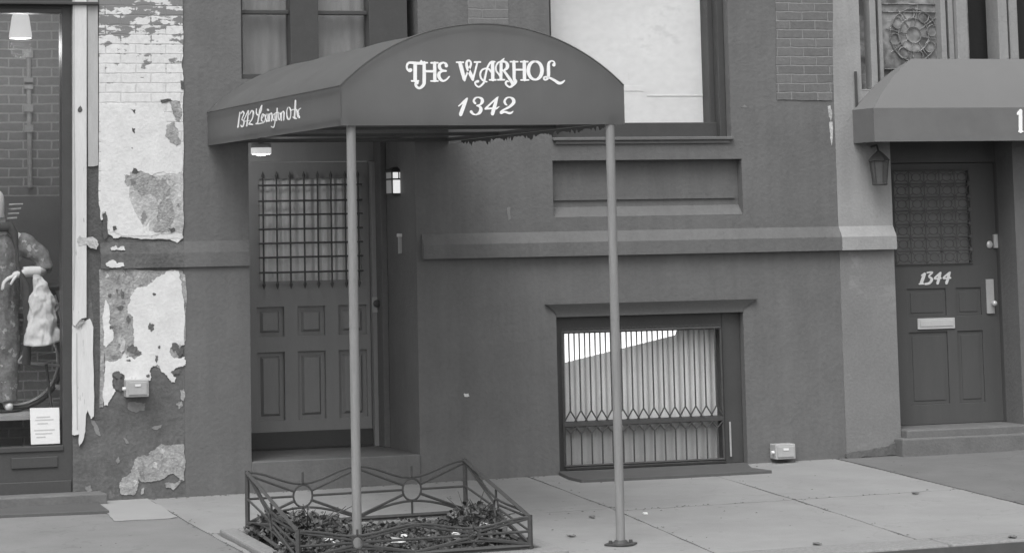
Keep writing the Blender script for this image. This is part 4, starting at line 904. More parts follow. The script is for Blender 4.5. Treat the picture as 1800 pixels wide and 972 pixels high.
patch('dark_gap', [(154, 293.5), (171, 292), (172, 330), (176, 372), (180, 378), (178, 470), (172, 700), (176, 735), (166, 738), (164, 560), (156, 470)], -.003, .002, M['hole'], shop, 1.5, 9)
patch('scraped_strip', [(174, 474), (183, 472), (185, 600), (183, 690), (181, 716), (175, 716), (176, 600)], -.005, .004, M['plaster'], shop, 1.5, 10)
# painted brick, upper
z_lo, z_hi = Z(190, 250), Z(5, 250)
fb = M['flaking_brick']
for nd in fb.node_tree.nodes:
    if nd.type == 'MAP_RANGE' and abs(nd.inputs[3].default_value+.17) < 1e-4: nd.inputs[1].default_value = z_lo; nd.inputs[2].default_value = z_hi
P = [(175, -300), (322, -300), (321.5, 20), (322, 80), (319.5, 118), (322, 150), (321, 190), (322.5, 280), (321, 400), (322, 418), (312, 427), (298, 421), (262, 420), (236, 419), (212, 416), (200, 419), (191, 412), (189, 392), (184, 380), (178, 388), (174, 360), (174, 200)]
mb = MB(); mb.poly([W(a_, b_, -.010) for a_, b_ in jag(P, 1.6, 3, seed=12)], (0, .009, 0)); mb.build('painted_brick', fb, shop)
patch('paint_sheet', [(176, 182), (235, 186), (288, 196), (300, 232), (312, 262), (320, 262), (320, 302), (302, 306), (285, 302), (268, 308), (246, 300), (228, 303), (226, 350), (238, 374), (252, 400), (262, 392), (262, 407), (276, 412), (240, 415), (212, 413), (194, 408), (190, 385), (184, 372), (177, 380)], -.0125, .002, M['white'], shop, 2.5, 13)
patch('worn_plaster', [(214, 305), (236, 304), (250, 308), (262, 304), (300, 308), (321, 304), (321, 408), (300, 411), (276, 414), (262, 407), (262, 392), (252, 400), (238, 374), (226, 350), (221, 330)], -.0118, .001, M['plaster2'], shop, 3, 14)
patch('worn_plaster', [(218, 307), (235, 303), (268, 309), (292, 318), (300, 340), (290, 356), (276, 352), (262, 340), (248, 345), (236, 330), (224, 328)], -.0135, .001, M['plaster'], shop, 4, 15)
patch('worn_plaster', [(282, 356), (300, 350), (306, 376), (300, 404), (284, 410), (268, 404), (276, 384)], -.0136, .001, M['plaster'], shop, 4, 16)
patch('worn_plaster', [(292, 222), (306, 214), (312, 226), (318, 248), (310, 258), (298, 250), (290, 238)], -.0138, .001, M['plaster'], shop, 3, 17)
patch('worn_plaster', [(298, 180), (316, 178), (320, 196), (314, 214), (304, 200)], -.0138, .001, M['plaster'], shop, 3, 18)
for i, P in enumerate(([(231, 304), (234, 295), (239, 296), (245, 304), (240, 306)], [(198, 399), (204, 397), (206, 403), (200, 406)], [(296, 402), (306, 400), (308, 406), (300, 409)], [(232, 225), (238, 226), (237, 235), (235, 234)],
      [(228, 192), (238, 193), (238, 200), (233, 195)], [(281, 176), (300, 174), (304, 178), (290, 181), (283, 180)], [(317, 142), (322, 142), (322, 158), (318, 156)], [(180, 377), (186, 372), (189, 383), (190, 412), (183, 424), (180, 400)])):
    patch('paint_chip', P, -.0142, .001, M['hole'], shop, 1.2, 20+i)
for i, P in enumerate(([(194, 436), (203, 431), (207, 436), (218, 433), (220, 440), (206, 439), (196, 440)], [(186, 463), (200, 457), (206, 463), (217, 461), (219, 468), (200, 470), (188, 468)])):
    patch('paint_chip', P, -.024, .002, M['white'], shop, 1.5, 30+i)
belt(xb(176, 440), XL-.001, M['bare'], shop, p=.020, dz=-.02)
# lower pier: mid plaster and white skin
C3 = lambda L_: [(120+a_/3.736, 460+b_/3.736) for a_, b_ in L_]
C4 = lambda L_: [(120+a_/4.227, 660+b_/4.227) for a_, b_ in L_]
patch('old_plaster', C3([(238, 45), (420, 45), (722, 55), (768, 90), (770, 500), (740, 620), (600, 700), (440, 640), (300, 690), (236, 690), (232, 300)]), -.004, .003, M['plaster'], shop, 4, 40)
patch('white_paint', C3([(450, 172), (520, 160), (560, 130), (610, 85), (650, 62), (722, 62), (745, 130), (750, 220), (765, 330), (765, 545), (730, 560), (700, 530), (665, 590), (690, 630), (740, 635), (765, 625), (768, 680), (700, 705), (675, 722), (708, 760), (700, 792), (665, 775), (630, 730), (600, 685), (560, 682), (535, 720), (540, 780), (370, 780), (365, 740), (330, 715), (290, 732), (290, 800), (312, 850), (260, 945), (235, 945), (235, 820), (245, 650), (300, 657), (350, 630), (372, 595), (440, 640), (485, 592), (450, 575), (430, 540), (430, 470), (425, 360), (390, 340), (390, 300), (410, 250), (430, 205)]), -.007, .0025, M['white'], shop, 2.4, 41, 4)
patch('white_paint', C3([(245, 250), (270, 290), (265, 400), (297, 460), (290, 520), (250, 560), (232, 550), (228, 400), (236, 300)]), -.007, .0025, M['white'], shop, 1.8, 42, 4)
for i, (x_, y_, rx_, ry_) in enumerate(((545, 430, 22, 32), (580, 636, 13, 28), (563, 214, 15, 12), (398, 648, 16, 8), (597, 562, 10, 13), (325, 745, 36, 28), (330, 812, 42, 46), (418, 572, 34, 36), (455, 600, 32, 12), (700, 560, 36, 28), (735, 590, 30, 34), (522, 750, 14, 12), (355, 215, 12, 36), (320, 190, 9, 16), (272, 220, 14, 15), (395, 380, 14, 26), (345, 300, 26, 18), (700, 725, 30, 20), (285, 430, 16, 14))):
    rq = random.Random(i*3+1); P = [(x_+rx_*rq.uniform(.55, 1.15)*math.cos(t_*math.pi/6), y_+ry_*rq.uniform(.55, 1.15)*math.sin(t_*math.pi/6)) for t_ in range(12)]
    patch('paint_chip', C3(P), -.0085, .0012, M['bare' if i in (5, 6, 9, 10, 17) else 'hole2'], shop, 1.4, 50+i, 3)
patch('pale_ring', C3([(330, 500), (355, 490), (375, 520), (372, 570), (350, 600), (335, 585), (345, 550), (328, 530)]), -.0095, .001, M['plaster2'], shop, 1, 70)
patch('fallen_plaster', C4([(650, 545), (700, 510), (860, 508), (862, 780), (842, 790), (800, 742), (740, 738), (700, 765), (560, 788), (520, 760), (505, 860), (480, 890), (400, 885), (380, 800), (400, 760), (468, 722), (488, 650), (520, 600), (600, 590), (620, 560)]), -.006, .005, M['plaster'], shop, 3, 71, 4)
patch('fallen_plaster', C4([(720, 800), (745, 790), (790, 800), (840, 765), (850, 780), (780, 850), (765, 835), (725, 830)]), -.006, .005, M['plaster'], shop, 1.5, 72)
patch('fallen_plaster', C4([(540, 880), (545, 840), (565, 830), (558, 880)]), -.006, .005, M['plaster'], shop, 1, 73)
for i, P in enumerate(([(440, 200), (500, 195), (575, 205), (570, 255), (500, 275), (445, 250)], [(165, 330), (200, 335), (230, 400), (240, 450), (205, 430)], [(800, 210), (845, 190), (850, 225), (820, 250)], [(620, 385), (700, 360), (690, 385), (640, 400)], [(130, 820), (165, 812), (180, 850), (140, 860)], [(355, 640), (375, 600), (385, 630), (365, 655)], [(830, 110), (862, 100), (860, 190), (845, 185)], [(410, 460), (430, 470), (450, 505), (430, 505)])):
    patch('scuff', C4(P), -.003, .002, M['plaster' if i in (2, 6) else 'wall'] if i in (2, 6) else gm('pale_scuff', .23, var=.2, scale=20), shop, 2, 80+i)
# sill step and plate
mb = MB(); zp_ = gz(3, -.2); 
mb.poly([(SX0, .0-.0005, .06), (xb(176, 868), -.0005, .06), (xb(176, 868)+.02, -.16, .055), (SX0, -.16, .055)], (0, 0, -.16)); mb.build('door_sill', M['wallmid'], shop, bevel=.01)
mb = MB(); P = [G(a_, b_, .02) for a_, b_ in ((-200, 891), (118, 884), (170, 881), (192, 897), (-200, 913))]
mb.poly([(p.x, p.y, gz(p.x, p.y)+.022) for p in P], (0, 0, -.03)); o = mb.build('cellar_plate', M['plate'], None, bevel=.004)
tag(o, 'dark metal cellar plate on the pavement in front of the shop window', 'metal plate')
mb = MB(); P = [G(a_, b_, .02) for a_, b_ in ((979, 829), (1312, 813), (1322, 822), (1357, 826.5), (1180, 836), (1022, 843), (1000, 838))]
mb.poly([(p.x, min(p.y, -.013), gz(p.x, p.y)+.022) for p in P], (0, 0, -.03)); o = mb.build('cellar_plate', M['plate'], None, bevel=.004)
tag(o, 'dark metal plate on the pavement below the barred basement window', 'metal plate')
mb = MB(); rg = random.Random(5)
for i in range(380):
    k_ = rg.random()
    if k_ < .45: x_, y_ = rg.uniform(2.9, 11.5), -abs(rg.gauss(0, .035))-.015
    elif k_ < .7: y_ = rg.uniform(KY, 0); x_ = rg.choice((sB, sC, sD, sA))(y_)+rg.gauss(0, .02)
    elif k_ < .85: x_, y_ = rg.uniform(6.0, 9.2), Ym+rg.gauss(0, .02)
    else: x_, y_ = rg.uniform(3, 11), rg.uniform(KY, -.1)
    if PX0 < x_ < PX1 and y_ < PY1: continue
    q_ = rg.uniform(.003, .010); z_ = gz(x_, y_); mb.face([(x_-q_, y_-q_*.8, z_+.002), (x_+q_, y_-q_*.5, z_+.003), (x_+q_*.4, y_+q_, z_+.006), (x_-q_*.7, y_+q_*.8, z_+.003)])
o = mb.build('grit', M['hole'], None, fix=False); tag(o, 'dark grit and crumbs in the pavement joints and along the wall foot', 'grit', kind='stuff')
# paper notice on the shop window
mb = MB(); a = W(53, 716, .045); b = W(105, 780, .045)
mb.poly([W(x_, y_, .044) for x_, y_ in ((52.5, 717), (104, 716), (105.5, 779), (54.5, 781))], (0, .002, 0)); o = mb.build('notice', M['paper'])
tag(o, 'white paper notice taped low inside the shop window', 'notice')
mb = MB()
for (x0_, x1_, y_) in ((64, 88, 733), (62, 94, 738), (66, 84, 744), (60, 96, 756), (62, 92, 762), (64, 80, 768)):
    q0, q1 = W(x0_, y_, .0428), W(x1_, y_, .0428); mb.box(q0.x, q1.x, .0425, .0436, q0.z-.004, q0.z+.004)
mb.build('faint_print', M['ink'], o)
# pendant lamp
c_ = W(36, 45, .7); t = thing('pendant_lamp', 'white glass pendant lamp hanging inside the shop window', 'lamp', (c_.x, .7, c_.z))
mb = MB(); mb.lathe([(.078, -.095), (.083, -.08), (.062, .06), (.05, .09), (.03, .1)], c_, 28); mb.build('lamp_shade', lampmat('lit_shade', .8, .32), t, smooth=True)
mb = MB(); mb.tube([c_+Vector((0, 0, .1)), (c_.x, .7, 3.9)], .006, 6); mb.lathe([(.03, .1), (.025, .14), (.012, .15)], c_, 12); mb.build('cord', M['black'], t)
pl = bpy.data.lights.new('pendant_glow', 'POINT'); pl.energy = 5; pl.shadow_soft_size = .08; po_ = bpy.data.objects.new('bulb', pl); COL.objects.link(po_); po_.parent = t; po_.location = (0, 0, -.16)

def skin(name, verts, edges, radii, mat, parent, sub=2, root=0):
    me = bpy.data.meshes.new(name); org = Vector(parent['_o']) if parent else Vector(verts[root])
    me.from_pydata([Vector(v)-org for v in verts], edges, []); me.materials.append(mat)
    o = bpy.data.objects.new(name, me); COL.objects.link(o)
    if parent: o.parent = parent
    else: o.location = org
    o['_o'] = list(org)
    sk = o.modifiers.new('skin', 'SKIN'); me2 = me
    if not me.skin_vertices: bpy.context.view_layer.objects.active = o; 
    if not me.skin_vertices:
        me.attributes.new  # layer is created with the modifier
    for i, s_ in enumerate(me.skin_vertices[0].data): r_ = radii[i]; s_.radius = r_ if isinstance(r_, tuple) else (r_, r_); s_.use_root = (i == root)
    sk.use_smooth_shade = True; sb = o.modifiers.new('sub', 'SUBSURF'); sb.levels = sub; sb.render_levels = sub
    return o
# mannequin standing at the left edge of the window
ym = .62
def wp(px, py, y=ym): return tuple(W(px, py, y))
cxm = W(-12, 500, ym).x
base_z = zfl
man = thing('mannequin', 'white headed mannequin in grey jacket and dark scarf at the left window edge', 'mannequin', (cxm, ym, base_z))
zz = lambda py: W(0, py, ym).z
V = [(cxm, ym, zz(610)), (cxm, ym, zz(540)), (cxm, ym, zz(470)), (cxm, ym, zz(415)), (cxm+.01, ym-.01, zz(397)), (cxm+.01, ym-.03, zz(380)), (cxm+.01, ym-.035, zz(355)), (cxm+.01, ym-.02, zz(332)),
     (cxm+.17, ym, zz(420)), (cxm+.30, ym-.03, zz(445)), (cxm+.36, ym-.05, zz(478)), (cxm+.22, ym-.17, zz(480)), (cxm+.10, ym-.20, zz(484)),
     (cxm-.17, ym, zz(420)), (cxm-.27, ym, zz(470)), (cxm-.26, ym-.04, zz(520)),
     (cxm+.09, ym, zz(640)), (cxm+.10, ym-.01, zz(690)), (cxm+.10, ym+.01, base_z+.05), (cxm+.10, ym-.1, base_z+.03),
     (cxm-.09, ym, zz(640)), (cxm-.10, ym-.01, zz(690)), (cxm-.10, ym+.01, base_z+.05), (cxm-.10, ym-.1, base_z+.03)]
Ed = [(0, 1), (1, 2), (2, 3), (3, 4), (4, 5), (5, 6), (6, 7), (3, 8), (8, 9), (9, 10), (10, 11), (11, 12), (3, 13), (13, 14), (14, 15), (0, 16), (16, 17), (17, 18), (18, 19), (0, 20), (20, 21), (21, 22), (22, 23)]
Rr = [(.13, .10), (.11, .08), (.14, .10), (.12, .08), .045, .06, .075, .055, .055, .045, .038, .032, .024, .055, .045, .035, .07, .05, .04, .03, .07, .05, .04, .03]
try:
    body = skin('body', V, Ed, Rr, M['mann'], man)
    for (fx, fy, fl) in ((0, -.028, .075), (.002, -.010, .085), (.004, .008, .08), (.006, .026, .065)):
        h = Vector(V[12]); skin('finger', [h+Vector((.02, fy, 0)), h+Vector((-.03, fy, -.02)), h+Vector((-.03-fl*.4, fy, -.05)), h+Vector((-.03-fl*.5, fy*1.1, -.05-fl*.6))], [(0, 1), (1, 2), (2, 3)], [.012, .011, .009, .007], M['mann'], man, 1)
    h = Vector(V[12]); skin('finger', [h+Vector((.03, -.02, 0)), h+Vector((0, -.05, -.03)), h+Vector((-.02, -.055, -.065))], [(0, 1), (1, 2)], [.014, .011, .008], M['mann'], man, 1)
except Exception as ex:
    print('skin failed', ex)
mb = MB()     # jacket : lathe-like shell over the trunk and sleeve
prof = [(.15, zz(704)), (.16, zz(650)), (.172, zz(600)), (.165, zz(540)), (.175, zz(480)), (.185, zz(440)), (.16, zz(418)), (.09, zz(405))]
n = 32; b0 = len(mb.v)
for r_, z in prof:
    for j in range(n):
        an = 2*math.pi*j/n; k_ = 1+.03*math.sin(an*5+z*9)
        mb.v.append(Vector((cxm+r_*1.12*math.cos(an)*k_, ym+r_*.72*math.sin(an)*k_, z)))
for i in range(len(prof)-1):
    for j in range(n): j2 = (j+1) % n; mb.f.append((b0+i*n+j, b0+i*n+j2, b0+(i+1)*n+j2, b0+(i+1)*n+j))
mb.tube([(cxm+.15, ym, zz(424)), (cxm+.24, ym-.01, zz(432)), (cxm+.31, ym-.03, zz(450)), (cxm+.37, ym-.05, zz(474)), (cxm+.36, ym-.07, zz(482))], [.075, .078, .068, .062, .055], 14)
jk = mb.build('jacket', M['jacket'], man, smooth=True); md = jk.modifiers.new('sub', 'SUBSURF'); md.levels = md.render_levels = 2; tx = bpy.data.textures.new('jacket_folds', 'CLOUDS'); tx.noise_scale = .09; tx.noise_depth = 3; md = jk.modifiers.new('folds', 'DISPLACE'); md.texture = tx; md.strength = .05; md.mid_level = .5
mb = MB(); mb.lathe([(.19, zfl+.02-base_z), (.2, zfl+.03-base_z)], (cxm, ym, base_z-.015), 20)
mb.build('stand_base', M['dark'], man)
mb = MB(); s0 = (cxm+.07, ym-.10, zz(398))
mb.tube([(cxm-.06, ym-.09, zz(402)), (cxm+.02, ym-.12, zz(400)), (cxm+.10, ym-.09, zz(398)), (cxm+.13, ym-.12, zz(412)), (cxm+.14, ym-.16, zz(440)), (cxm+.145, ym-.17, zz(470)), (cxm+.19, ym-.24, zz(500)), (cxm+.21, ym-.22, zz(560)), (cxm+.20, ym-.2, zz(640))], [.02, .03, .04, .03, .012, .014, .026, .035, .03], 10)
mb.build('scarf', M['scarf'], man, smooth=True)
mb = MB()
for i, v in enumerate((360, 368, 376, 384)): q = W(16+i*-1, v, ym-.06); mb.tube([q, q+Vector((.10-.01*i, .02, .003))], .006, 6)
mb.build('collar_stripes', M['plaster2'], man)
mb = MB(); mb.lathe([(.035, 0), (.038, .06), (.036, .12)], (W(60, 478, ym-.1).x-.09, ym-.17, zz(478)), 12, 'x'); mb.build('cuff', M['mann'], man, smooth=True)
# bicycle behind the glass
yb2 = .62; wc = W(29, 651, yb2); zr = .33; wc = Vector((wc.x, yb2, zfl+zr+.012))
bk = thing('bicycle', 'old bicycle on display inside the shop window behind the paper notice', 'bicycle', (wc.x+.5, yb2, zfl))
fcx = wc.x+1.02
for xx in (wc.x, fcx):
    c_ = Vector((xx, yb2, wc.z)); ring = lambda r_: [c_+Vector((r_*math.cos(i*math.pi/24), 0, r_*math.sin(i*math.pi/24))) for i in range(48)]
    mb = MB(); mb.tube(ring(zr-.01), .019, 8, close=True); wh = mb.build('wheel', M['rubber'], bk, smooth=True)
    mb = MB(); mb.tube(ring(zr-.035), .010, 6, close=True); mb.build('rim', M['chrome'], wh, smooth=True)
    mb = MB(); 
    for i in range(28): an = i*math.pi/14; s2 = .02*(-1)**i; mb.tube([c_+Vector((.02*math.cos(an+.8), s2, .02*math.sin(an+.8))), c_+Vector(((zr-.04)*math.cos(an), 0, (zr-.04)*math.sin(an)))], .0015, 4)
    mb.tube([c_+Vector((0, -.05, 0)), c_+Vector((0, .05, 0))], .018, 8); mb.build('spokes', M['chrome'], wh)
bb = Vector((wc.x+.43, yb2, wc.z-.05)); st = Vector((wc.x+.30, yb2, wc.z+.40)); hd = Vector((wc.x+.84, yb2, wc.z+.40)); h2 = Vector((wc.x+.87, yb2, wc.z+.28))
mb = MB(); mb.tube([bb, st+Vector((-.03, 0, .06))], .015, 10); mb.tube([st, hd], .014, 10); mb.tube([bb, h2], .016, 10); mb.tube([hd+Vector((-.02, 0, .04)), h2], .018, 10)
for s2 in (-.05, .05): mb.tube([wc+Vector((0, s2, 0)), bb+Vector((0, s2*.3, 0))], .009, 8); mb.tube([wc+Vector((0, s2, 0)), st+Vector((0, s2*.3, -.02))], .008, 8)
mb.build('frame', M['steel'], bk, smooth=True)
mb = MB()
for s2 in (-.05, .05): mb.tube([h2+Vector((0, s2*.6, 0)), Vector((fcx-.04, yb2+s2, wc.z+.08)), Vector((fcx, yb2+s2, wc.z))], .009, 8)
mb.build('fork', M['steel'], bk)
mb = MB(); tp_ = hd+Vector((-.04, 0, .14)); mb.tube([hd, tp_], .012, 8); mb.tube([tp_+Vector((-.2, -.26, .0)), tp_+Vector((-.05, -.22, .03)), tp_, tp_+Vector((-.05, .22, .03)), tp_+Vector((-.2, .26, .0))], .011, 8); mb.build('handlebar', M['chrome'], bk, smooth=True)
mb = MB(); sq = st+Vector((-.05, 0, .12)); mb.ellipsoid(sq, .13, .07, .03, 16, 8); mb.tube([st, sq], .012, 8); mb.build('saddle', M['scarf'], bk, smooth=True)
mb = MB(); mb.tube([bb+Vector((0, -.05, 0)), bb+Vector((0, .05, 0))], .02, 10); mb.lathe([(.085, -.005), (.09, 0), (.085, .005)], bb+Vector((0, -.045, 0)), 28, 'y')
mb.tube([bb+Vector((0, -.06, 0)), bb+Vector((-.12, -.065, -.12))], .009, 8); mb.box(bb.x-.17, bb.x-.07, yb2-.14, yb2-.07, bb.z-.135, bb.z-.11)
mb.tube([bb+Vector((0, .06, 0)), bb+Vector((.12, .065, .12))], .009, 8); mb.box(bb.x+.07, bb.x+.17, yb2+.07, yb2+.14, bb.z+.11, bb.z+.135); mb.build('crankset', M['chrome'], bk)
mb = MB(); mb.tube([Vector((wc.x+.2, yb2-.06, wc.z-.02)), Vector((wc.x+.22, yb2-.16, zfl+.005))], .011, 8); mb.build('kickstand', M['black'], bk)
mb = MB(); 
for s2 in (-.04, .04): mb.tube([wc+Vector((-.3, s2, .36)), wc+Vector((.2, s2, .38)), st+Vector((0, s2*.3, 0))], .007, 6)
for k_ in range(4): mb.tube([wc+Vector((-.28+.13*k_, -.05, .362)), wc+Vector((-.28+.13*k_, .05, .362))], .005, 6)
mb.tube([wc+Vector((0, -.05, 0)), wc+Vector((-.1, -.06, .36))], .005, 6); mb.build('luggage_rack', M['chrome'], bk)
# white cloth draped over the saddle
mb = MB(); CY = .34; q0 = W(74, 540, CY); n = 44; prof = [(.008, Z(484, 70, CY)), (.03, Z(489, 70, CY)), (.045, Z(500, 70, CY)), (.055, Z(512, 70, CY)), (.085, Z(524, 70, CY)), (.095, Z(548, 70, CY)), (.10, Z(572, 70, CY)), (.135, Z(600, 70, CY))]
b0 = 0
for i, (r_, z) in enumerate(prof):
    for j in range(n):
        an = 2*math.pi*j/n; f_ = 1+(.02+.07*i/6)*math.sin(an*5+i*.3)*(.6+.4*math.sin(an*3+i*.5))
        mb.v.append(Vector((q0.x+(-.035+.010*i if i < 4 else 0)+r_*f_*math.cos(an), CY+r_*.7*f_*math.sin(an), z+.03*math.sin(an+.4)*(i == 7))))
for i in range(len(prof)-1):
    for j in range(n): j2 = (j+1) % n; mb.f.append((i*n+j, i*n+j2, (i+1)*n+j2, (i+1)*n+j))
mb.f.append(tuple(range(n)))
o = mb.build('draped_cloth', M['sheet'], smooth=True); md = o.modifiers.new('sub', 'SUBSURF'); md.levels = md.render_levels = 3
tx = bpy.data.textures.new('cloth_folds', 'CLOUDS'); tx.noise_scale = .07; tx.noise_depth = 3; md = o.modifiers.new('folds', 'DISPLACE'); md.texture = tx; md.strength = .05; md.mid_level = .5
md = o.modifiers.new('thick', 'SOLIDIFY'); md.thickness = .003
tag(o, 'white cloth draped in a peaked heap over the bicycle in the shop window', 'cloth')

# ------------------------------------------------------------------ tree pit with iron guard
GB, GF = -1.90, -3.42
gx0 = (W(435, 890, GB).x+W(527, 940, GF).x)/2; gx1 = (W(818, 860, GB).x+W(932, 935, GF).x)/2
gxl0, gxl1 = W(435, 890, GB).x, W(818, 860, GB).x; gxf0, gxf1 = W(524, 940, GF).x, W(932, 935, GF).x
mb = MB(); o_ = .055
mb.poly([(x_, y_, gz(x_, y_)-.006) for x_, y_ in ((PX0+.01, KY+.01), (PX1-.01, KY+.01), (PX1-.01, PY1-.01), (PX0+.01, PY1-.01))], (0, 0, -.03))
struct(mb, 'soil', M['soil'], origin=(0, 0, 0))
mb = MB(); h = .03; cb_ = MB()
def kb(x0_, x1_, y0_, y1_): cb_.hexa([(x, y, gz(x, y)-.05) for x, y in ((x0_, y0_), (x1_, y0_), (x1_, y1_), (x0_, y1_))]+[(x, y, gz(x, y)+h) for x, y in ((x0_, y0_), (x1_, y0_), (x1_, y1_), (x0_, y1_))])
ex0, ex1 = min(gxl0, gxf0)-.07, max(gxl1, gxf1)+.07
kb(ex0, ex1, GF-.13, GF+.05); kb(ex0, ex0+.11, GF+.051, GB+.08); kb(ex1-.11, ex1, GF+.051, GB+.08); kb(ex0+.111, ex1-.111, GB-.03, GB+.08)
o = cb_.build('planter_kerb', M['kerb'], bevel=.012); tag(o, 'low stone edging round the planted tree pit at the kerb', 'edging')
guard = thing('tree_guard', 'low black iron guard with ring pattern round the planted pit', 'tree guard', ((gx0+gx1)/2, (GB+GF)/2, gz(5, -2.6)))
def gpanel(A_, B_, hA, hB, cells, name):
    """one side of the guard between ground points A and B with heights hA, hB"""
    m_ = MB(); A_ = Vector(A_); B_ = Vector(B_); r1 = .0075
    def pt(u, v): q = A_.lerp(B_, u); return q+Vector((0, 0, .02+v*(hA+(hB-hA)*u-.02)))
    m_.bar(pt(0, 0), pt(1, 0), .020)
    asp = (B_-A_).length/cells
    for c_ in range(cells):
        u0, u1 = c_/cells, (c_+1)/cells; um = (u0+u1)/2; du = u1-u0
        N = 12
        m_.tube([pt(u0+du*i/N, 1-.27*(1-math.cos(2*math.pi*i/N))/2) for i in range(N+1)], r1, 6)
        hh = hA+(hB-hA)*um; rr = hh*.18; vc = .50
        cp = pt(um, vc); ax = (B_-A_).normalized()
        m_.tube([cp+ax*rr*math.cos(i*math.pi/10)+Vector((0, 0, rr*1.1*math.sin(i*math.pi/10))) for i in range(20)], r1*.9, 6, close=True)
        for s_, ue in ((-1, u0), (1, u1)):
            st_ = cp+ax*s_*rr
            m_.tube([st_, pt(ue, .50)], r1, 6)
            m_.tube([st_+Vector((0, 0, rr*.5)), pt(ue, .96)], r1, 6)
            m_.tube([st_-Vector((0, 0, rr*.5)), pt(ue, .05)], r1*1.15, 6)
        m_.tube([pt(u0+du*i/N, .02+.26*math.sin(math.pi*i/N)) for i in range(N+1)], r1, 6)
        m_.tube([cp-Vector((0, 0, rr*1.1)), pt(um, 0)], r1, 6); m_.tube([cp+Vector((0, 0, rr*1.1)), pt(um, .95)], r1, 6)
    m_.tube([pt(0, .97), pt(1, .97)], .004, 5) if False else None
    return m_.build(name, M['black'], guard)
zg = lambda x, y: gz(x, y)+h
BL, BR, FL, FR = [(x, y, zg(x, y)) for x, y in ((gxl0, GB), (gxl1, GB), (gxf0, GF), (gxf1, GF))]
hb, hf = .345, .185
gpanel(BL, BR, hb, hb, 2, 'back_panel'); gpanel(FL, FR, hf, hf, 2, 'front_panel'); gpanel(BL, FL, hb, hf, 1, 'side_panel'); gpanel(BR, FR, hb, hf, 1, 'side_panel')
for a_, b_ in ((BL, FL), (BR, FR)):
    mb = MB(); mb.bar(Vector(a_)+Vector((0, 0, hb)), Vector(b_)+Vector((0, 0, hf)), .021); mb.build('sloping_rail', M['black'], guard)
for P_, hh in ((BL, hb), (BR, hb), (FL, hf), (FR, hf)):
    mb = MB(); mb.bar(P_, Vector(P_)+Vector((0, 0, hh+.012)), .022); mb.build('post', M['black'], guard)
# plants, leaves and litter
def leafcloud(mb, c_, R_, n, rnd, s0_=.022, s1_=.05, flat=.6):
    for i in range(n):
        d_ = Vector((rnd.gauss(0, 1), rnd.gauss(0, 1), rnd.gauss(0, 1))).normalized()*rnd.random()**.45
        p_ = Vector(c_)+Vector((d_.x*R_[0], d_.y*R_[1], abs(d_.z)*R_[2]))
        a_ = Vector((rnd.gauss(0, 1), rnd.gauss(0, 1), rnd.gauss(0, flat))).normalized(); b_ = a_.cross(Vector((rnd.gauss(0, 1), rnd.gauss(0, 1), rnd.gauss(0, 1)))).normalized()
        L_ = rnd.uniform(s0_, s1_); w__ = L_*rnd.uniform(.3, .5); nn = a_.cross(b_)*L_*.15
        mb.face([p_, p_+a_*L_*.5+b_*w__+nn, p_+a_*L_, p_+a_*L_*.5-b_*w__+nn])
rnd = random.Random(11)
def bush(c_, R_, n, label, light=.25):
    t = thing('shrub', label, 'shrub', c_, 'plants in the tree pit')
    a_ = MB(); b_ = MB()
    for i in range(5):
        off = Vector((rnd.uniform(-.5, .5)*R_[0], rnd.uniform(-.5, .5)*R_[1], rnd.uniform(0, .3)*R_[2]))
        leafcloud(a_, Vector(c_)+off, tuple(v*.6 for v in R_), int(n/5*(1-light)), rnd); leafcloud(b_, Vector(c_)+off, tuple(v*.62 for v in R_), int(n/5*light), rnd)
    a_.build('foliage', M['leaf'], t, fix=False); b_.build('pale_foliage', M['leaf2'], t, fix=False)
    s_ = MB()
    for i in range(14):
        e_ = Vector(c_)+Vector((rnd.uniform(-1, 1)*R_[0]*.9, rnd.uniform(-1, 1)*R_[1]*.9, rnd.uniform(.5, 1.15)*R_[2])); s_.tube([Vector(c_)+Vector((rnd.uniform(-.08, .08), rnd.uniform(-.08, .08), 0)), Vector(c_).lerp(e_, .5)+Vector((rnd.uniform(-.03, .03), 0, .03)), e_], [.005, .004, .002], 5)
    s_.build('stems', M['hole'], t)
sp_ = lambda x, y: (x, y, gz(x, y))
bush(sp_(gxl0+.24, -2.45), (.30, .48, .23), 2100, 'leafy dark shrub in the left half of the iron guarded pit')
bush(sp_(gxl1-.10, -2.40), (.28, .48, .21), 1900, 'leafy dark shrub by the right corner of the iron guarded pit')
bush(sp_(gxf1-.20, -3.10), (.20, .24, .17), 800, 'small shrub against the front right post of the iron guard')
bush(sp_(gxf0+.15, -3.15), (.20, .28, .15), 800, 'small shrub against the front left post of the iron guard')
mb = MB()
for i in range(3600):
    x_, y_ = rnd.uniform(gx0, gx1), rnd.uniform(GF+.06, GB-.04)
    hgt = .02+.05*max(0, noise.noise(Vector((x_*2.3, y_*2.3, 4)))+.35)
    leafcloud(mb, (x_, y_, gz(x_, y_)), (.02, .02, hgt), 1, rnd, .018, .045)
o = mb.build('ground_cover', M['leaf'], fix=False); tag(o, 'low dark ivy and dead leaves covering the soil inside the iron guard', 'ground cover', kind='stuff')
mb = MB()
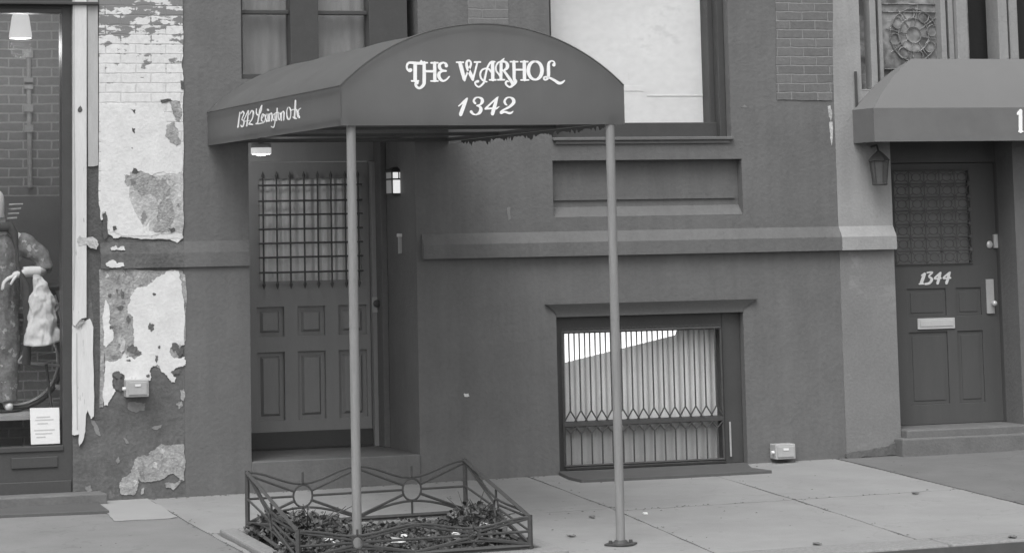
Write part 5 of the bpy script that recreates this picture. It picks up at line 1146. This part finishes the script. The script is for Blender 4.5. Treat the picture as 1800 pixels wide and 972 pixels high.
for i in range(260):
    x_, y_ = rnd.uniform(gx0, gx1), rnd.uniform(GF+.06, GB-.04); leafcloud(mb, (x_, y_, gz(x_, y_)+.02), (.02, .02, .05), 1, rnd, .018, .05, .2)
o = mb.build('dead_leaves', M['leaf2'], fix=False); tag(o, 'pale dead leaves scattered over the ivy inside the iron guard', 'leaves', kind='stuff')
def crumple(c_, r_, sq, label, mat=None, grp='litter in the tree pit'):
    m_ = MB(); m_.ellipsoid(c_, r_, r_*.8, r_*sq, 12, 8, .9, 2.2); o = m_.build('paper_scrap', mat or M['paper'], smooth=False); tag(o, label, 'litter', grp); return o
lit = [((1018/6+680), 820+770/6, .055), (680+1040/6, 820+630/6, .04), (680+1240/6, 820+600/6, .02), (680+760/6, 820+560/6, .018), (680+1300/6, 820+650/6, .018), (680+740/6, 820+690/6, .03), (680+180/6, 820+730/6, .02), (400+1090/6.4, 820+920/6.4, .03), (400+880/6.4, 820+940/6.4, .035), (400+1140/6.4, 820+810/6.4, .03), (400+1170/6.4, 820+870/6.4, .03), (400+610/6.4, 820+860/6.4, .02), (680+100/6, 820+790/6, .05)]
for u, v, r_ in lit:
    q = G(u, v, .055); crumple((q.x, q.y, q.z), r_, .5, 'pale scrap of litter lying among the plants inside the iron guard', M['plaster2'] if r_ > .045 and u < 720 else M['paper'])
q = G(1134, 902, .004); crumple((q.x, q.y, q.z), .016, .45, 'tiny white scrap on the pavement right of the right awning pole', grp=None)
for i, (u, v) in enumerate(((1040, 909), (1004, 942), (1436, 956), (1608, 867), (1780, 944))):
    q = G(u, v, .004); m_ = MB(); P = [(q.x+.036*math.cos(t_*math.pi/4)*random.uniform(.5, 1.1), q.y+.034*math.sin(t_*math.pi/4)*random.uniform(.5, 1.1)) for t_ in range(8)]
    m_.poly([(x_, y_, gz(x_, y_)+.008+.006*(k_ % 2)) for k_, (x_, y_) in enumerate(P)], (0, 0, -.002)); o = m_.build('fallen_leaf', M['hole2'])
    tag(o, 'dark curled dead leaf lying flat on the pavement or kerb', 'leaf', 'dead leaves on the pavement')

for o in bpy.data.objects:
    if '_o' in o.keys(): del o['_o']
print('objects', len(bpy.data.objects))
